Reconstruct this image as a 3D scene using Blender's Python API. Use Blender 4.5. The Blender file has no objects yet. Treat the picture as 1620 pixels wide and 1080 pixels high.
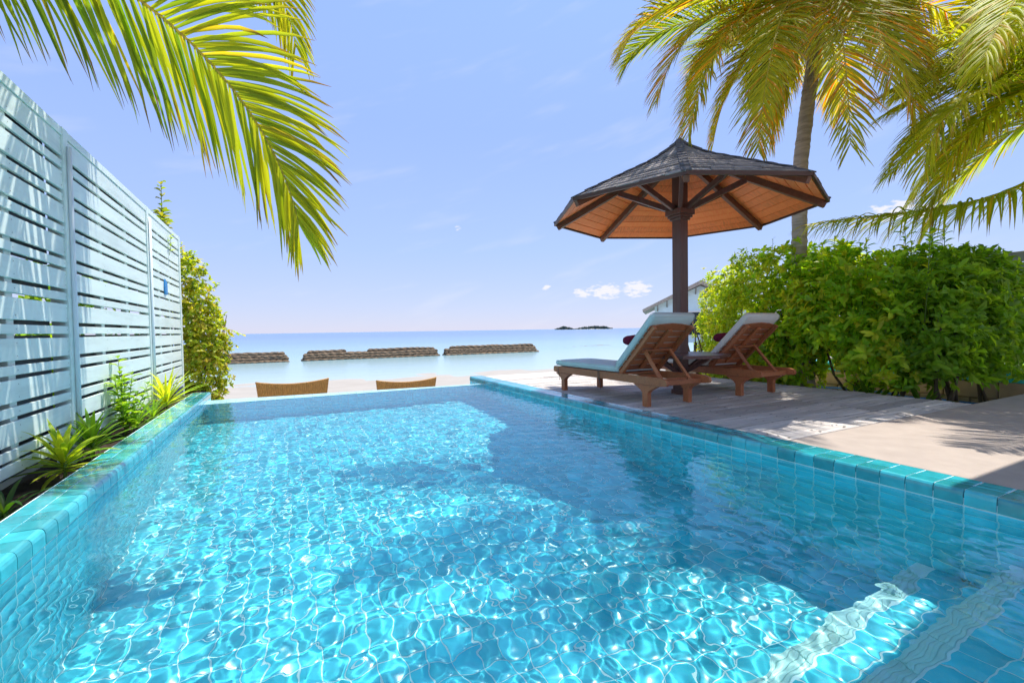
import bpy, math, random
import numpy as np
from mathutils import Vector, Matrix

random.seed(7)
RNG = np.random.default_rng(11)
SC = bpy.context.scene
COL = SC.collection
R = math.radians

# ------------------------------------------------------------------ camera
cam = bpy.data.cameras.new('camera')
cam.sensor_width = 36.0
cam.lens = 16.0
cam.clip_start = 0.02
cam.clip_end = 60000.0
camo = bpy.data.objects.new('camera', cam)
COL.objects.link(camo)
_th, _p, _r = R(26.76), R(-1.46), R(0.87)
_f = Vector((math.sin(_th)*math.cos(_p), math.cos(_th)*math.cos(_p), math.sin(_p)))
_ri = Vector((math.cos(_th), -math.sin(_th), 0))
_u = _ri.cross(_f)
_x = _ri*math.cos(_r) - _u*math.sin(_r)
_y = _u*math.cos(_r) + _ri*math.sin(_r)
camo.matrix_world = Matrix(((_x.x, _y.x, -_f.x, 0), (_x.y, _y.y, -_f.y, 0), (_x.z, _y.z, -_f.z, 0.9), (0, 0, 0, 1)))
SC.camera = camo

# ------------------------------------------------------------------ light
SUN = Vector((0.35, 0.10, 1.0)).normalized()
SUN_E = math.asin(SUN.z)
SUN_ROT = math.atan2(SUN.x, SUN.y)
world = bpy.data.worlds.new('World')
SC.world = world
world.use_nodes = True
wn = world.node_tree
wl = wn.links
bg = wn.nodes['Background']
sky = wn.nodes.new('ShaderNodeTexSky')
sky.sky_type = 'NISHITA'
sky.sun_disc = False
sky.sun_elevation = SUN_E
sky.sun_rotation = SUN_ROT
sky.air_density = 1.0
sky.dust_density = 0.0
sky.ozone_density = 2.0
sky.altitude = 0
SKY_GAIN = (1.0, 0.95, 1.0)
tint = wn.nodes.new('ShaderNodeMix')
tint.data_type = 'RGBA'
tint.blend_type = 'MULTIPLY'
tint.inputs[0].default_value = 1.0
tint.inputs[7].default_value = (*SKY_GAIN, 1)
wl.new(sky.outputs[0], tint.inputs[6])


def wmath(op, a, b=None, c=None):
    n = wn.nodes.new('ShaderNodeMath')
    n.operation = op
    for i, v in enumerate((a, b, c)):
        if v is None:
            continue
        if isinstance(v, (int, float)):
            n.inputs[i].default_value = v
        else:
            wl.new(v, n.inputs[i])
    return n.outputs[0]


# pale lavender haze low over the sea, all round the horizon
_tc0 = wn.nodes.new('ShaderNodeTexCoord')
_sx0 = wn.nodes.new('ShaderNodeSeparateXYZ')
wl.new(_tc0.outputs['Generated'], _sx0.inputs[0])
_hz = wn.nodes.new('ShaderNodeMapRange')
_hz.interpolation_type = 'SMOOTHSTEP'
_hz.inputs['From Min'].default_value = 0.95
_hz.inputs['From Max'].default_value = 0.35
_hz.inputs['To Max'].default_value = 0.9
wl.new(_sx0.outputs[2], _hz.inputs[0])
_hr = wn.nodes.new('ShaderNodeValToRGB')
_he = _hr.color_ramp.elements
_he[0].position = 0.0
_he[0].color = (0.55, 0.60, 0.86, 1)
_he[1].position = 0.8
_he[1].color = (0.34, 0.50, 1.04, 1)
for p_, c_ in ((0.06, (0.51, 0.60, 0.90, 1)), (0.17, (0.435, 0.585, 0.99, 1)), (0.40, (0.365, 0.53, 1.03, 1))):
    q = _he.new(p_)
    q.color = c_
wl.new(_sx0.outputs[2], _hr.inputs[0])
_hg = wn.nodes.new('ShaderNodeVectorMath')
_hg.operation = 'SCALE'
_hg.inputs['Scale'].default_value = 3.45
wl.new(_hr.outputs[0], _hg.inputs[0])
hazemix = wn.nodes.new('ShaderNodeMix')
hazemix.data_type = 'RGBA'
wl.new(_hz.outputs[0], hazemix.inputs[0])
wl.new(tint.outputs[2], hazemix.inputs[6])
wl.new(_hg.outputs[0], hazemix.inputs[7])
# clouds: a few fair-weather cumulus low over the sea and thin wisps, as directions in the sky
tc = wn.nodes.new('ShaderNodeTexCoord')
sx = wn.nodes.new('ShaderNodeSeparateXYZ')
wl.new(tc.outputs['Generated'], sx.inputs[0])
az = wmath('ARCTAN2', sx.outputs[0], sx.outputs[1])
el = wmath('ARCSINE', sx.outputs[2])
cv = wn.nodes.new('ShaderNodeCombineXYZ')
wl.new(wmath('MULTIPLY', az, 1.0), cv.inputs[0])
wl.new(wmath('MULTIPLY', el, 2.2), cv.inputs[1])
nz = wn.nodes.new('ShaderNodeTexNoise')
nz.inputs['Scale'].default_value = 60.0
nz.inputs['Detail'].default_value = 5.0
nz.inputs['Roughness'].default_value = 0.55
wl.new(cv.outputs[0], nz.inputs['Vector'])
cl = None
for (a, e, ra, re, s) in [(0.622, 0.078, 0.020, 0.012, 1.0), (0.671, 0.080, 0.034, 0.016, 1.15), (0.735, 0.082, 0.030, 0.018, 1.1),
                          (0.545, 0.090, 0.011, 0.007, .9), (0.35, 0.217, 0.012, 0.008, .5),
                          (1.178, 0.185, 0.055, 0.020, 1.0), (-0.62, 0.11, 0.08, 0.03, .9),
                          (1.75, 0.14, 0.14, 0.04, 1.0), (-1.4, 0.16, 0.13, 0.045, 1.0), (2.5, 0.12, 0.12, 0.04, 1.0)]:
    q1 = wmath('POWER', wmath('DIVIDE', wmath('SUBTRACT', az, a), ra), 2.0)
    q2 = wmath('POWER', wmath('DIVIDE', wmath('SUBTRACT', el, e), re), 2.0)
    g = wmath('MULTIPLY', wmath('POWER', 2.718, wmath('MULTIPLY', wmath('ADD', q1, q2), -1.0)), s)
    cl = g if cl is None else wmath('MAXIMUM', cl, g)
cm = wn.nodes.new('ShaderNodeMapRange')
cm.interpolation_type = 'SMOOTHSTEP'
cm.inputs['From Min'].default_value = 0.42
cm.inputs['From Max'].default_value = 0.80
cm.inputs['To Max'].default_value = 0.9
wl.new(wmath('MULTIPLY', wmath('POWER', cl, 0.6), wmath('MULTIPLY', wmath('POWER', nz.outputs[0], 1.4), 2.2)), cm.inputs[0])
# thin cirrus wisps
cv2 = wn.nodes.new('ShaderNodeCombineXYZ')
wl.new(wmath('MULTIPLY', az, 2.0), cv2.inputs[0])
wl.new(wmath('MULTIPLY', wmath('ADD', el, wmath('MULTIPLY', az, -0.25)), 9.0), cv2.inputs[1])
nz2 = wn.nodes.new('ShaderNodeTexNoise')
nz2.inputs['Scale'].default_value = 2.3
nz2.inputs['Detail'].default_value = 6.0
wl.new(cv2.outputs[0], nz2.inputs['Vector'])
cm2 = wn.nodes.new('ShaderNodeMapRange')
cm2.interpolation_type = 'SMOOTHSTEP'
cm2.inputs['From Min'].default_value = 0.52
cm2.inputs['From Max'].default_value = 0.78
cm2.inputs['To Max'].default_value = 0.16
wl.new(nz2.outputs[0], cm2.inputs[0])
cmix = wn.nodes.new('ShaderNodeMix')
cmix.data_type = 'RGBA'
wl.new(wmath('MAXIMUM', cm.outputs[0], cm2.outputs[0]), cmix.inputs[0])
wl.new(hazemix.outputs[2], cmix.inputs[6])
cmix.inputs[7].default_value = (3.35, 3.3, 3.4, 1)
wl.new(cmix.outputs[2], bg.inputs[0])
bg.inputs[1].default_value = 0.15

sun = bpy.data.lights.new('sun', 'SUN')
sun.energy = 3.35
sun.angle = R(0.53)
sun.color = (1.0, 0.95, 0.87)
sun.cycles.is_caustics_light = True
suno = bpy.data.objects.new('sun', sun)
COL.objects.link(suno)
suno.rotation_euler = SUN.to_track_quat('Z', 'Y').to_euler()

vs = SC.view_settings
vs.view_transform = 'Standard'
vs.look = 'None'
vs.gamma = 1.0
vs.exposure = 0.95
vs.use_curve_mapping = False
cy = SC.cycles
cy.use_denoising = True
cy.max_bounces = 12
cy.diffuse_bounces = 5
cy.glossy_bounces = 4
cy.transmission_bounces = 6
cy.transparent_max_bounces = 6
cy.sample_clamp_indirect = 6.0
cy.blur_glossy = 0.2
cy.use_adaptive_sampling = True
cy.adaptive_threshold = 0.025

# ------------------------------------------------------------------ material helpers
def mat(name, base, rough=0.6, spec=0.4, var=0.12, scale=6.0, stretch=(1, 1, 1), bump=0.0, bscale=40.0, objvar=0.0,
        island=0.0, detail=4.0, dark=None, darkamt=0.0, darkscale=2.0, coat=0.0, metallic=0.0):
    m = bpy.data.materials.new(name)
    m.use_nodes = True
    nt = m.node_tree
    L = nt.links
    b = nt.nodes['Principled BSDF']
    b.inputs['Roughness'].default_value = rough
    b.inputs['Specular IOR Level'].default_value = spec
    b.inputs['Metallic'].default_value = metallic
    if coat:
        b.inputs['Coat Weight'].default_value = coat
        b.inputs['Coat Roughness'].default_value = 0.08
    t = nt.nodes.new('ShaderNodeTexCoord')
    mp = nt.nodes.new('ShaderNodeMapping')
    mp.inputs['Scale'].default_value = stretch
    L.new(t.outputs['Object'], mp.inputs[0])
    vec = mp.outputs[0]
    oi = nt.nodes.new('ShaderNodeObjectInfo')
    if objvar or island:
        add = nt.nodes.new('ShaderNodeVectorMath')
        add.operation = 'ADD'
        sc_ = nt.nodes.new('ShaderNodeVectorMath')
        sc_.operation = 'SCALE'
        sc_.inputs[0].default_value = (37.0, 17.0, 23.0)
        L.new(oi.outputs['Random'], sc_.inputs['Scale'])
        L.new(vec, add.inputs[0])
        L.new(sc_.outputs[0], add.inputs[1])
        vec = add.outputs[0]
    n = nt.nodes.new('ShaderNodeTexNoise')
    n.inputs['Scale'].default_value = scale
    n.inputs['Detail'].default_value = detail
    L.new(vec, n.inputs['Vector'])
    mr = nt.nodes.new('ShaderNodeMapRange')
    mr.inputs['From Min'].default_value = 0.25
    mr.inputs['From Max'].default_value = 0.75
    mr.inputs['To Min'].default_value = 1.0 - var
    mr.inputs['To Max'].default_value = 1.0 + var
    L.new(n.outputs[0], mr.inputs[0])
    val = mr.outputs[0]

    def mul(a, bsock):
        q = nt.nodes.new('ShaderNodeMath')
        q.operation = 'MULTIPLY'
        L.new(a, q.inputs[0])
        L.new(bsock, q.inputs[1])
        return q.outputs[0]
    if objvar:
        q = nt.nodes.new('ShaderNodeMapRange')
        q.inputs['To Min'].default_value = 1 - objvar
        q.inputs['To Max'].default_value = 1 + objvar
        L.new(oi.outputs['Random'], q.inputs[0])
        val = mul(val, q.outputs[0])
    if island:
        ge = nt.nodes.new('ShaderNodeNewGeometry')
        q = nt.nodes.new('ShaderNodeMapRange')
        q.inputs['To Min'].default_value = 1 - island
        q.inputs['To Max'].default_value = 1 + island
        L.new(ge.outputs['Random Per Island'], q.inputs[0])
        val = mul(val, q.outputs[0])
    mx = nt.nodes.new('ShaderNodeVectorMath')
    mx.operation = 'SCALE'
    mx.inputs[0].default_value = base
    L.new(val, mx.inputs['Scale'])
    colour = mx.outputs[0]
    if dark is not None:
        n2 = nt.nodes.new('ShaderNodeTexNoise')
        n2.inputs['Scale'].default_value = darkscale
        n2.inputs['Detail'].default_value = 6
        n2.inputs['Roughness'].default_value = 0.65
        L.new(vec, n2.inputs['Vector'])
        r2 = nt.nodes.new('ShaderNodeMapRange')
        r2.interpolation_type = 'SMOOTHSTEP'
        r2.inputs['From Min'].default_value = 0.48
        r2.inputs['From Max'].default_value = 0.72
        r2.inputs['To Max'].default_value = darkamt
        L.new(n2.outputs[0], r2.inputs[0])
        mm = nt.nodes.new('ShaderNodeMix')
        mm.data_type = 'RGBA'
        L.new(r2.outputs[0], mm.inputs[0])
        L.new(colour, mm.inputs[6])
        mm.inputs[7].default_value = (*dark, 1)
        colour = mm.outputs[2]
    L.new(colour, b.inputs['Base Color'])
    if bump:
        nb = nt.nodes.new('ShaderNodeTexNoise')
        nb.inputs['Scale'].default_value = bscale
        nb.inputs['Detail'].default_value = 5
        L.new(vec, nb.inputs['Vector'])
        bp = nt.nodes.new('ShaderNodeBump')
        bp.inputs['Strength'].default_value = bump
        bp.inputs['Distance'].default_value = 0.01
        L.new(nb.outputs[0], bp.inputs['Height'])
        L.new(bp.outputs[0], b.inputs['Normal'])
    return m


def leafmat(name, trans=0.45, rough=0.42, tgain=(1.5, 1.35, 0.6), spec=0.35, gain=1.0):
    m = bpy.data.materials.new(name)
    m.use_nodes = True
    nt = m.node_tree
    L = nt.links
    b = nt.nodes['Principled BSDF']
    out = nt.nodes['Material Output']
    at = nt.nodes.new('ShaderNodeAttribute')
    at.attribute_name = 'col'
    gn = nt.nodes.new('ShaderNodeVectorMath')
    gn.operation = 'SCALE'
    gn.inputs['Scale'].default_value = gain
    L.new(at.outputs['Color'], gn.inputs[0])
    L.new(gn.outputs[0], b.inputs['Base Color'])
    b.inputs['Roughness'].default_value = rough
    b.inputs['Specular IOR Level'].default_value = spec
    tr = nt.nodes.new('ShaderNodeBsdfTranslucent')
    mm = nt.nodes.new('ShaderNodeVectorMath')
    mm.operation = 'MULTIPLY'
    mm.inputs[1].default_value = tgain
    L.new(at.outputs['Color'], mm.inputs[0])
    L.new(mm.outputs[0], tr.inputs[0])
    mx = nt.nodes.new('ShaderNodeMixShader')
    mx.inputs[0].default_value = trans
    L.new(b.outputs[0], mx.inputs[1])
    L.new(tr.outputs[0], mx.inputs[2])
    L.new(mx.outputs[0], out.inputs[0])
    return m


M = {}
M['tile'] = mat('pool_tile', (0.085, 0.60, 0.71), 0.22, 0.5, 0.10, 9, objvar=0.16, island=0.16)
M['coping'] = mat('coping_tile', (0.03, 0.37, 0.42), 0.14, 0.6, 0.2, 14, objvar=0.25, island=0.2, coat=0.6)
M['nosing'] = mat('nosing_tile', (0.46, 0.68, 0.64), 0.3, 0.4, 0.08, 9, objvar=0.08)
M['edge'] = mat('edge_tile', (0.42, 0.70, 0.74), 0.12, 0.5, 0.08, 9, objvar=0.08)
M['grout'] = mat('grout', (0.66, 0.80, 0.80), 0.8, 0.2, 0.15, 8)
M['plank'] = mat('weathered_plank', (0.63, 0.57, 0.515), 0.75, 0.25, 0.34, 5, (0.5, 14, 14), 0.7, 60, objvar=0.28,
                 dark=(0.25, 0.215, 0.19), darkamt=0.65, darkscale=3.0)
M['underdeck'] = mat('under_deck', (0.06, 0.05, 0.045), 0.9)
M['iron'] = mat('dark_iron', (0.03, 0.028, 0.027), 0.6, 0.4)
M['concrete'] = mat('beige_concrete', (0.40, 0.335, 0.285), 0.8, 0.25, 0.09, 6, bump=0.3, bscale=70, dark=(0.34, 0.28, 0.245), darkamt=0.4, darkscale=1.1)
M['paint'] = mat('pale_paint', (0.70, 0.80, 0.745), 0.42, 0.4, 0.05, 3, (1, 0.4, 3), 0.06, 40, objvar=0.04,
                 dark=(0.46, 0.54, 0.50), darkamt=0.5, darkscale=2.6)
M['metal'] = mat('painted_pole', (0.74, 0.80, 0.82), 0.3, 0.5, 0.03, 3)
M['backboard'] = mat('shaded_backboard', (0.15, 0.16, 0.17), 0.7, 0.3, 0.15, 4)  # fence paint darkened: the shade inside the fence is put into the colour
M['soil'] = mat('soil', (0.045, 0.032, 0.024), 0.95, 0.1, 0.4, 20, bump=0.8, bscale=60)
M['sand'] = mat('sand', (0.385, 0.352, 0.305), 0.95, 0.1, 0.05, 1.5, bump=0.3, bscale=12, dark=(0.33, 0.29, 0.245), darkamt=0.4, darkscale=0.6)
M['darkwood'] = mat('dark_wood', (0.13, 0.062, 0.05), 0.38, 0.45, 0.2, 4, (9, 9, 0.7), 0.1, 40, objvar=0.1)
M['rafter'] = mat('rafter_wood', (0.16, 0.062, 0.034), 0.45, 0.4, 0.2, 4, (8, 8, 8), 0.08, 30, objvar=0.12)
M['fascia'] = mat('fascia_wood', (0.10, 0.045, 0.03), 0.5, 0.4, 0.2, 4)
M['soffit'] = mat('soffit_wood', (0.98, 0.25, 0.06), 0.5, 0.35, 0.2, 3, (2, 16, 6), 0.05, 40, objvar=0.12)
M['shingle'] = mat('shingle', (0.22, 0.19, 0.17), 0.85, 0.2, 0.25, 14, (1, 1, 1), 0.5, 60, objvar=0.35,
                   dark=(0.34, 0.30, 0.25), darkamt=0.6, darkscale=6)
M['ridge'] = mat('ridge_felt', (0.11, 0.10, 0.10), 0.8, 0.2, 0.2, 14, (1, 1, 1), 0.3, 50)
M['teak'] = mat('teak', (0.42, 0.135, 0.05), 0.45, 0.4, 0.28, 5, (5, 5, 5), 0.12, 40, objvar=0.22,
                dark=(0.15, 0.05, 0.022), darkamt=0.55, darkscale=5)
M['mint'] = mat('pool_tinted_canvas', (0.53, 0.61, 0.575), 0.85, 0.15, 0.05, 5, bump=0.15, bscale=250)  # teal reflection from the pool is put into this canvas colour
M['cream'] = mat('cream_canvas', (0.72, 0.68, 0.615), 0.85, 0.15, 0.05, 5, bump=0.15, bscale=250)
M['maroon'] = mat('maroon_cloth', (0.16, 0.02, 0.045), 0.9, 0.1, 0.15, 10, bump=0.2, bscale=120)
M['string'] = mat('tie_string', (0.06, 0.05, 0.05), 0.9)
M['wicker'] = mat('wicker', (0.46, 0.24, 0.07), 0.5, 0.4, 0.2, 20, bump=0.3, bscale=120)
M['coir'] = mat('coir', (0.215, 0.155, 0.10), 0.95, 0.1, 0.35, 9, bump=0.9, bscale=40, objvar=0.15, dark=(0.09, 0.065, 0.045), darkamt=0.7, darkscale=3)
M['bark'] = mat('palm_bark', (0.50, 0.40, 0.32), 0.9, 0.15, 0.3, 4, (1, 1, 6), 1.0, 26, dark=(0.21, 0.16, 0.125), darkamt=0.6, darkscale=5)
M['stem'] = mat('stem', (0.13, 0.095, 0.055), 0.85, 0.2, 0.25, 9)
M['rachis'] = mat('rachis', (0.42, 0.40, 0.10), 0.45, 0.4, 0.15, 6)
M['greenstem'] = mat('green_stem', (0.16, 0.24, 0.05), 0.6, 0.3, 0.15, 6)
M['leaf'] = leafmat('leaf', 0.58, 0.42, (2.4, 2.2, 0.6), gain=1.5)
M['frond'] = leafmat('frond_leaf', 0.58, 0.52, (2.1, 1.9, 0.5), 0.2, gain=1.2)
M['thatch'] = mat('thatch', (0.42, 0.35, 0.29), 0.95, 0.1, 0.3, 12, bump=0.9, bscale=30)
M['housewall'] = mat('house_wall', (0.62, 0.76, 0.80), 0.6, 0.3, 0.05, 3)
M['islandtree'] = mat('island_tree', (0.075, 0.095, 0.075), 0.9, 0.1, 0.4, 0.2, island=0.35)
M['islandsand'] = mat('island_sand', (0.55, 0.5, 0.42), 0.9)
M['stone'] = mat('sand_stone', (0.42, 0.30, 0.18), 0.9, 0.15, 0.15, 6, bump=0.4, bscale=30, objvar=0.12)
M['turq'] = mat('turquoise_tile', (0.06, 0.52, 0.52), 0.25, 0.5, 0.1, 6, objvar=0.1)
M['greypaint'] = mat('grey_paint', (0.22, 0.215, 0.205), 0.6, 0.3, 0.1, 4, objvar=0.08)
M['bluehose'] = mat('blue_hose', (0.03, 0.16, 0.42), 0.4, 0.4, 0.05, 4)
M['bluepaint'] = mat('blue_paint', (0.03, 0.24, 0.55), 0.35, 0.4, 0.1, 12)
M['whitewall'] = mat('villa_wall', (0.78, 0.76, 0.72), 0.8, 0.2, 0.05, 2)
M['glass'] = mat('villa_glass', (0.03, 0.04, 0.05), 0.05, 0.6, 0.05, 2)

# water
wm = bpy.data.materials.new('pool_water')
wm.use_nodes = True
_n = wm.node_tree
_n.nodes.clear()
_g = _n.nodes.new('ShaderNodeBsdfGlass')
_g.inputs['IOR'].default_value = 1.33
_g.inputs['Roughness'].default_value = 0.0
_g.inputs['Color'].default_value = (0.86, 0.985, 1.0, 1)
_o = _n.nodes.new('ShaderNodeOutputMaterial')
_n.links.new(_g.outputs[0], _o.inputs[0])
M['water'] = wm

# sea: pale over the sand flat, deeper blue far out
sm = bpy.data.materials.new('sea_water')
sm.use_nodes = True
_n = sm.node_tree
_L = _n.links
_b = _n.nodes['Principled BSDF']
_ge = _n.nodes.new('ShaderNodeNewGeometry')
_s = _n.nodes.new('ShaderNodeSeparateXYZ')
_L.new(_ge.outputs['Position'], _s.inputs[0])
_nn = _n.nodes.new('ShaderNodeTexNoise')
_nn.inputs['Scale'].default_value = 0.035
_nn.inputs['Detail'].default_value = 3
_mp = _n.nodes.new('ShaderNodeMapping')
_mp.inputs['Scale'].default_value = (0.25, 1, 1)
_L.new(_ge.outputs['Position'], _mp.inputs[0])
_L.new(_mp.outputs[0], _nn.inputs['Vector'])
_lg = _n.nodes.new('ShaderNodeMath')
_lg.operation = 'LOGARITHM'
_lg.inputs[1].default_value = 10.0
_L.new(_s.outputs[1], _lg.inputs[0])
_ad = _n.nodes.new('ShaderNodeMath')
_ad.operation = 'MULTIPLY_ADD'
_L.new(_nn.outputs[0], _ad.inputs[0])
_ad.inputs[1].default_value = 0.35
_L.new(_lg.outputs[0], _ad.inputs[2])
_mr = _n.nodes.new('ShaderNodeMapRange')
_mr.inputs['From Min'].default_value = 1.2
_mr.inputs['From Max'].default_value = 3.4
_L.new(_ad.outputs[0], _mr.inputs[0])
_cr = _n.nodes.new('ShaderNodeValToRGB')
e = _cr.color_ramp.elements
e[0].position = 0.06
e[0].color = (0.50, 0.52, 0.46, 1)
e[1].position = 1.0
e[1].color = (0.05, 0.19, 0.42, 1)
for p_, c_ in ((0.16, (0.36, 0.48, 0.46, 1)), (0.28, (0.24, 0.40, 0.43, 1)), (0.42, (0.13, 0.27, 0.40, 1)), (0.6, (0.07, 0.18, 0.34, 1))):
    q = e.new(p_)
    q.color = c_
_L.new(_mr.outputs[0], _cr.inputs[0])
_L.new(_cr.outputs[0], _b.inputs['Base Color'])
_b.inputs['Roughness'].default_value = 0.18
_b.inputs['IOR'].default_value = 1.33
_wv = _n.nodes.new('ShaderNodeTexNoise')
_wv.inputs['Scale'].default_value = 1.6
_wv.inputs['Detail'].default_value = 4
_mp2 = _n.nodes.new('ShaderNodeMapping')
_mp2.inputs['Scale'].default_value = (0.35, 1, 1)
_L.new(_ge.outputs['Position'], _mp2.inputs[0])
_L.new(_mp2.outputs[0], _wv.inputs['Vector'])
_bp = _n.nodes.new('ShaderNodeBump')
_bp.inputs['Strength'].default_value = 0.25
_bp.inputs['Distance'].default_value = 0.08
_L.new(_wv.outputs[0], _bp.inputs['Height'])
_L.new(_bp.outputs[0], _b.inputs['Normal'])
M['sea'] = sm


# ------------------------------------------------------------------ mesh helpers
class MB:
    def __init__(self):
        self.v = []
        self.f = []
        self.c = []

    def add(self, vs_, fs, col=None):
        o = len(self.v)
        self.v.extend(tuple(map(float, p)) for p in vs_)
        self.f.extend(tuple(i + o for i in f) for f in fs)
        if col is not None:
            self.c.extend([col]*len(vs_))
        return self

    def cbox(self, x0, x1, y0, y1, z0, z1, b=0.003, T=None):
        """box with chamfered edges"""
        b = min(b, (x1-x0)*.45, (y1-y0)*.45, (z1-z0)*.45)
        vv = []
        idx = {}
        for sx_ in (0, 1):
            for sy_ in (0, 1):
                for sz_ in (0, 1):
                    X = (x0, x1)[sx_]
                    Y = (y0, y1)[sy_]
                    Z = (z0, z1)[sz_]
                    dx = b if sx_ == 0 else -b
                    dy = b if sy_ == 0 else -b
                    dz = b if sz_ == 0 else -b
                    for ax, p in (('x', (X, Y+dy, Z+dz)), ('y', (X+dx, Y, Z+dz)), ('z', (X+dx, Y+dy, Z))):
                        idx[(sx_, sy_, sz_, ax)] = len(vv)
                        vv.append(p)
        I = idx
        ff = []
        for s in (0, 1):
            q = [I[(s, 0, 0, 'x')], I[(s, 1, 0, 'x')], I[(s, 1, 1, 'x')], I[(s, 0, 1, 'x')]]
            ff.append(q if s else q[::-1])
            q = [I[(0, s, 0, 'y')], I[(1, s, 0, 'y')], I[(1, s, 1, 'y')], I[(0, s, 1, 'y')]]
            ff.append(q[::-1] if s else q)
            q = [I[(0, 0, s, 'z')], I[(1, 0, s, 'z')], I[(1, 1, s, 'z')], I[(0, 1, s, 'z')]]
            ff.append(q if s else q[::-1])
        for a in (0, 1):
            for c in (0, 1):
                ff.append([I[(a, c, 0, 'x')], I[(a, c, 1, 'x')], I[(a, c, 1, 'y')], I[(a, c, 0, 'y')]])
                ff.append([I[(a, 0, c, 'x')], I[(a, 1, c, 'x')], I[(a, 1, c, 'z')], I[(a, 0, c, 'z')]])
                ff.append([I[(0, a, c, 'y')], I[(1, a, c, 'y')], I[(1, a, c, 'z')], I[(0, a, c, 'z')]])
        for a in (0, 1):
            for c in (0, 1):
                for d in (0, 1):
                    ff.append([I[(a, c, d, 'x')], I[(a, c, d, 'y')], I[(a, c, d, 'z')]])
        if T is not None:
            vv = [T @ Vector(p) for p in vv]
        return self.add(vv, ff)

    def beam(self, p0, p1, w, h, up=(0, 0, 1), b=0.004):
        """bar of section w x h between two points"""
        p0 = Vector(p0)
        p1 = Vector(p1)
        d = p1 - p0
        L = d.length
        y = d.normalized()
        u = Vector(up)
        x = y.cross(u)
        if x.length < 1e-4:
            x = y.cross(Vector((1, 0, 0)))
        x.normalize()
        z = x.cross(y)
        T = Matrix(((x.x, y.x, z.x, p0.x), (x.y, y.y, z.y, p0.y), (x.z, y.z, z.z, p0.z), (0, 0, 0, 1)))
        return self.cbox(-w/2, w/2, 0, L, -h/2, h/2, b, T)

    def tube(self, pts, rad, n=8, cap=True):
        pts = [Vector(p) for p in pts]
        rings = []
        vv = []
        prev = None
        for i, p in enumerate(pts):
            t = (pts[min(i+1, len(pts)-1)] - pts[max(i-1, 0)]).normalized()
            if prev is None:
                a = t.cross(Vector((0, 0, 1)))
                if a.length < .05:
                    a = t.cross(Vector((1, 0, 0)))
            else:
                a = prev - t*prev.dot(t)
            a.normalize()
            prev = a
            bb = t.cross(a)
            r_ = rad[i] if isinstance(rad, (list, tuple, np.ndarray)) else rad
            for k in range(n):
                an = 2*math.pi*k/n
                vv.append(p + (a*math.cos(an) + bb*math.sin(an))*r_)
        ff = []
        for i in range(len(pts)-1):
            for k in range(n):
                k2 = (k+1) % n
                ff.append((i*n+k, i*n+k2, (i+1)*n+k2, (i+1)*n+k))
        if cap:
            ff.append(tuple(range(n))[::-1])
            ff.append(tuple((len(pts)-1)*n + k for k in range(n)))
        return self.add(vv, ff)

    def prism(self, poly, axis, a0, a1):
        """polygon (list of 2d) extruded along an axis"""
        n = len(poly)
        vv = []
        for a in (a0, a1):
            for (u, w) in poly:
                vv.append({'x': (a, u, w), 'y': (u, a, w), 'z': (u, w, a)}[axis])
        ff = [tuple(range(n)), tuple(range(n, 2*n))[::-1]]
        for i in range(n):
            j = (i+1) % n
            ff.append((i, i+n, j+n, j))
        return self.add(vv, ff)

    def mesh(self, name, m, smooth=False):
        me = bpy.data.meshes.new(name)
        me.from_pydata(self.v, [], self.f)
        me.validate()
        if smooth:
            me.polygons.foreach_set('use_smooth', [True]*len(me.polygons))
        if self.c and len(self.c) == len(me.vertices):
            a = me.color_attributes.new('col', 'FLOAT_COLOR', 'POINT')
            a.data.foreach_set('color', np.array([(*c, 1) for c in self.c], np.float32).ravel())
        me.materials.append(m)
        fix(me)
        return me

    def build(self, name, m, parent=None, smooth=False, **k):
        return obj(name, self.mesh(name, m, smooth), parent, **k)


import bmesh


def fix(me):
    b = bmesh.new()
    b.from_mesh(me)
    bmesh.ops.recalc_face_normals(b, faces=b.faces)
    b.to_mesh(me)
    b.free()


def obj(name, me, parent=None, loc=None, rz=None, kind=None, label=None, cat=None, group=None, mw=None):
    o = bpy.data.objects.new(name, me)
    COL.objects.link(o)
    if parent is not None:
        o.parent = parent
    if loc is not None:
        o.location = loc
    if rz is not None:
        o.rotation_euler = (0, 0, rz)
    if mw is not None:
        o.matrix_local = mw
    if kind:
        o['kind'] = kind
    if label:
        o['label'] = label
    if cat:
        o['category'] = cat
    if group:
        o['group'] = group
    return o


def thing(name, label, cat, loc=(0, 0, 0), rz=0.0, group=None, kind=None):
    return obj(name, None, None, loc, rz, kind, label, cat, group)


def npmesh(name, V, F, m, col=None, smooth=False):
    """numpy mesh: V (n,3), F (m,3) or (m,4)"""
    me = bpy.data.meshes.new(name)
    V = np.ascontiguousarray(V, np.float32)
    F = np.ascontiguousarray(F, np.int32)
    k = F.shape[1]
    me.vertices.add(len(V))
    me.vertices.foreach_set('co', V.ravel())
    me.loops.add(F.size)
    me.loops.foreach_set('vertex_index', F.ravel())
    me.polygons.add(len(F))
    me.polygons.foreach_set('loop_start', np.arange(0, F.size, k, dtype=np.int32))
    me.polygons.foreach_set('loop_total', np.full(len(F), k, np.int32))
    if smooth:
        me.polygons.foreach_set('use_smooth', np.ones(len(F), bool))
    if col is not None:
        a = me.color_attributes.new('col', 'FLOAT_COLOR', 'POINT')
        c = np.ones((len(V), 4), np.float32)
        c[:, :3] = col
        a.data.foreach_set('color', c.ravel())
    me.materials.append(m)
    me.update(calc_edges=True)
    me.validate()
    return me


def catch(o):
    o.cycles.is_caustics_receiver = True
    return o


def unit(a):
    return a/np.maximum(np.linalg.norm(a, axis=-1, keepdims=True), 1e-9)


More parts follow.
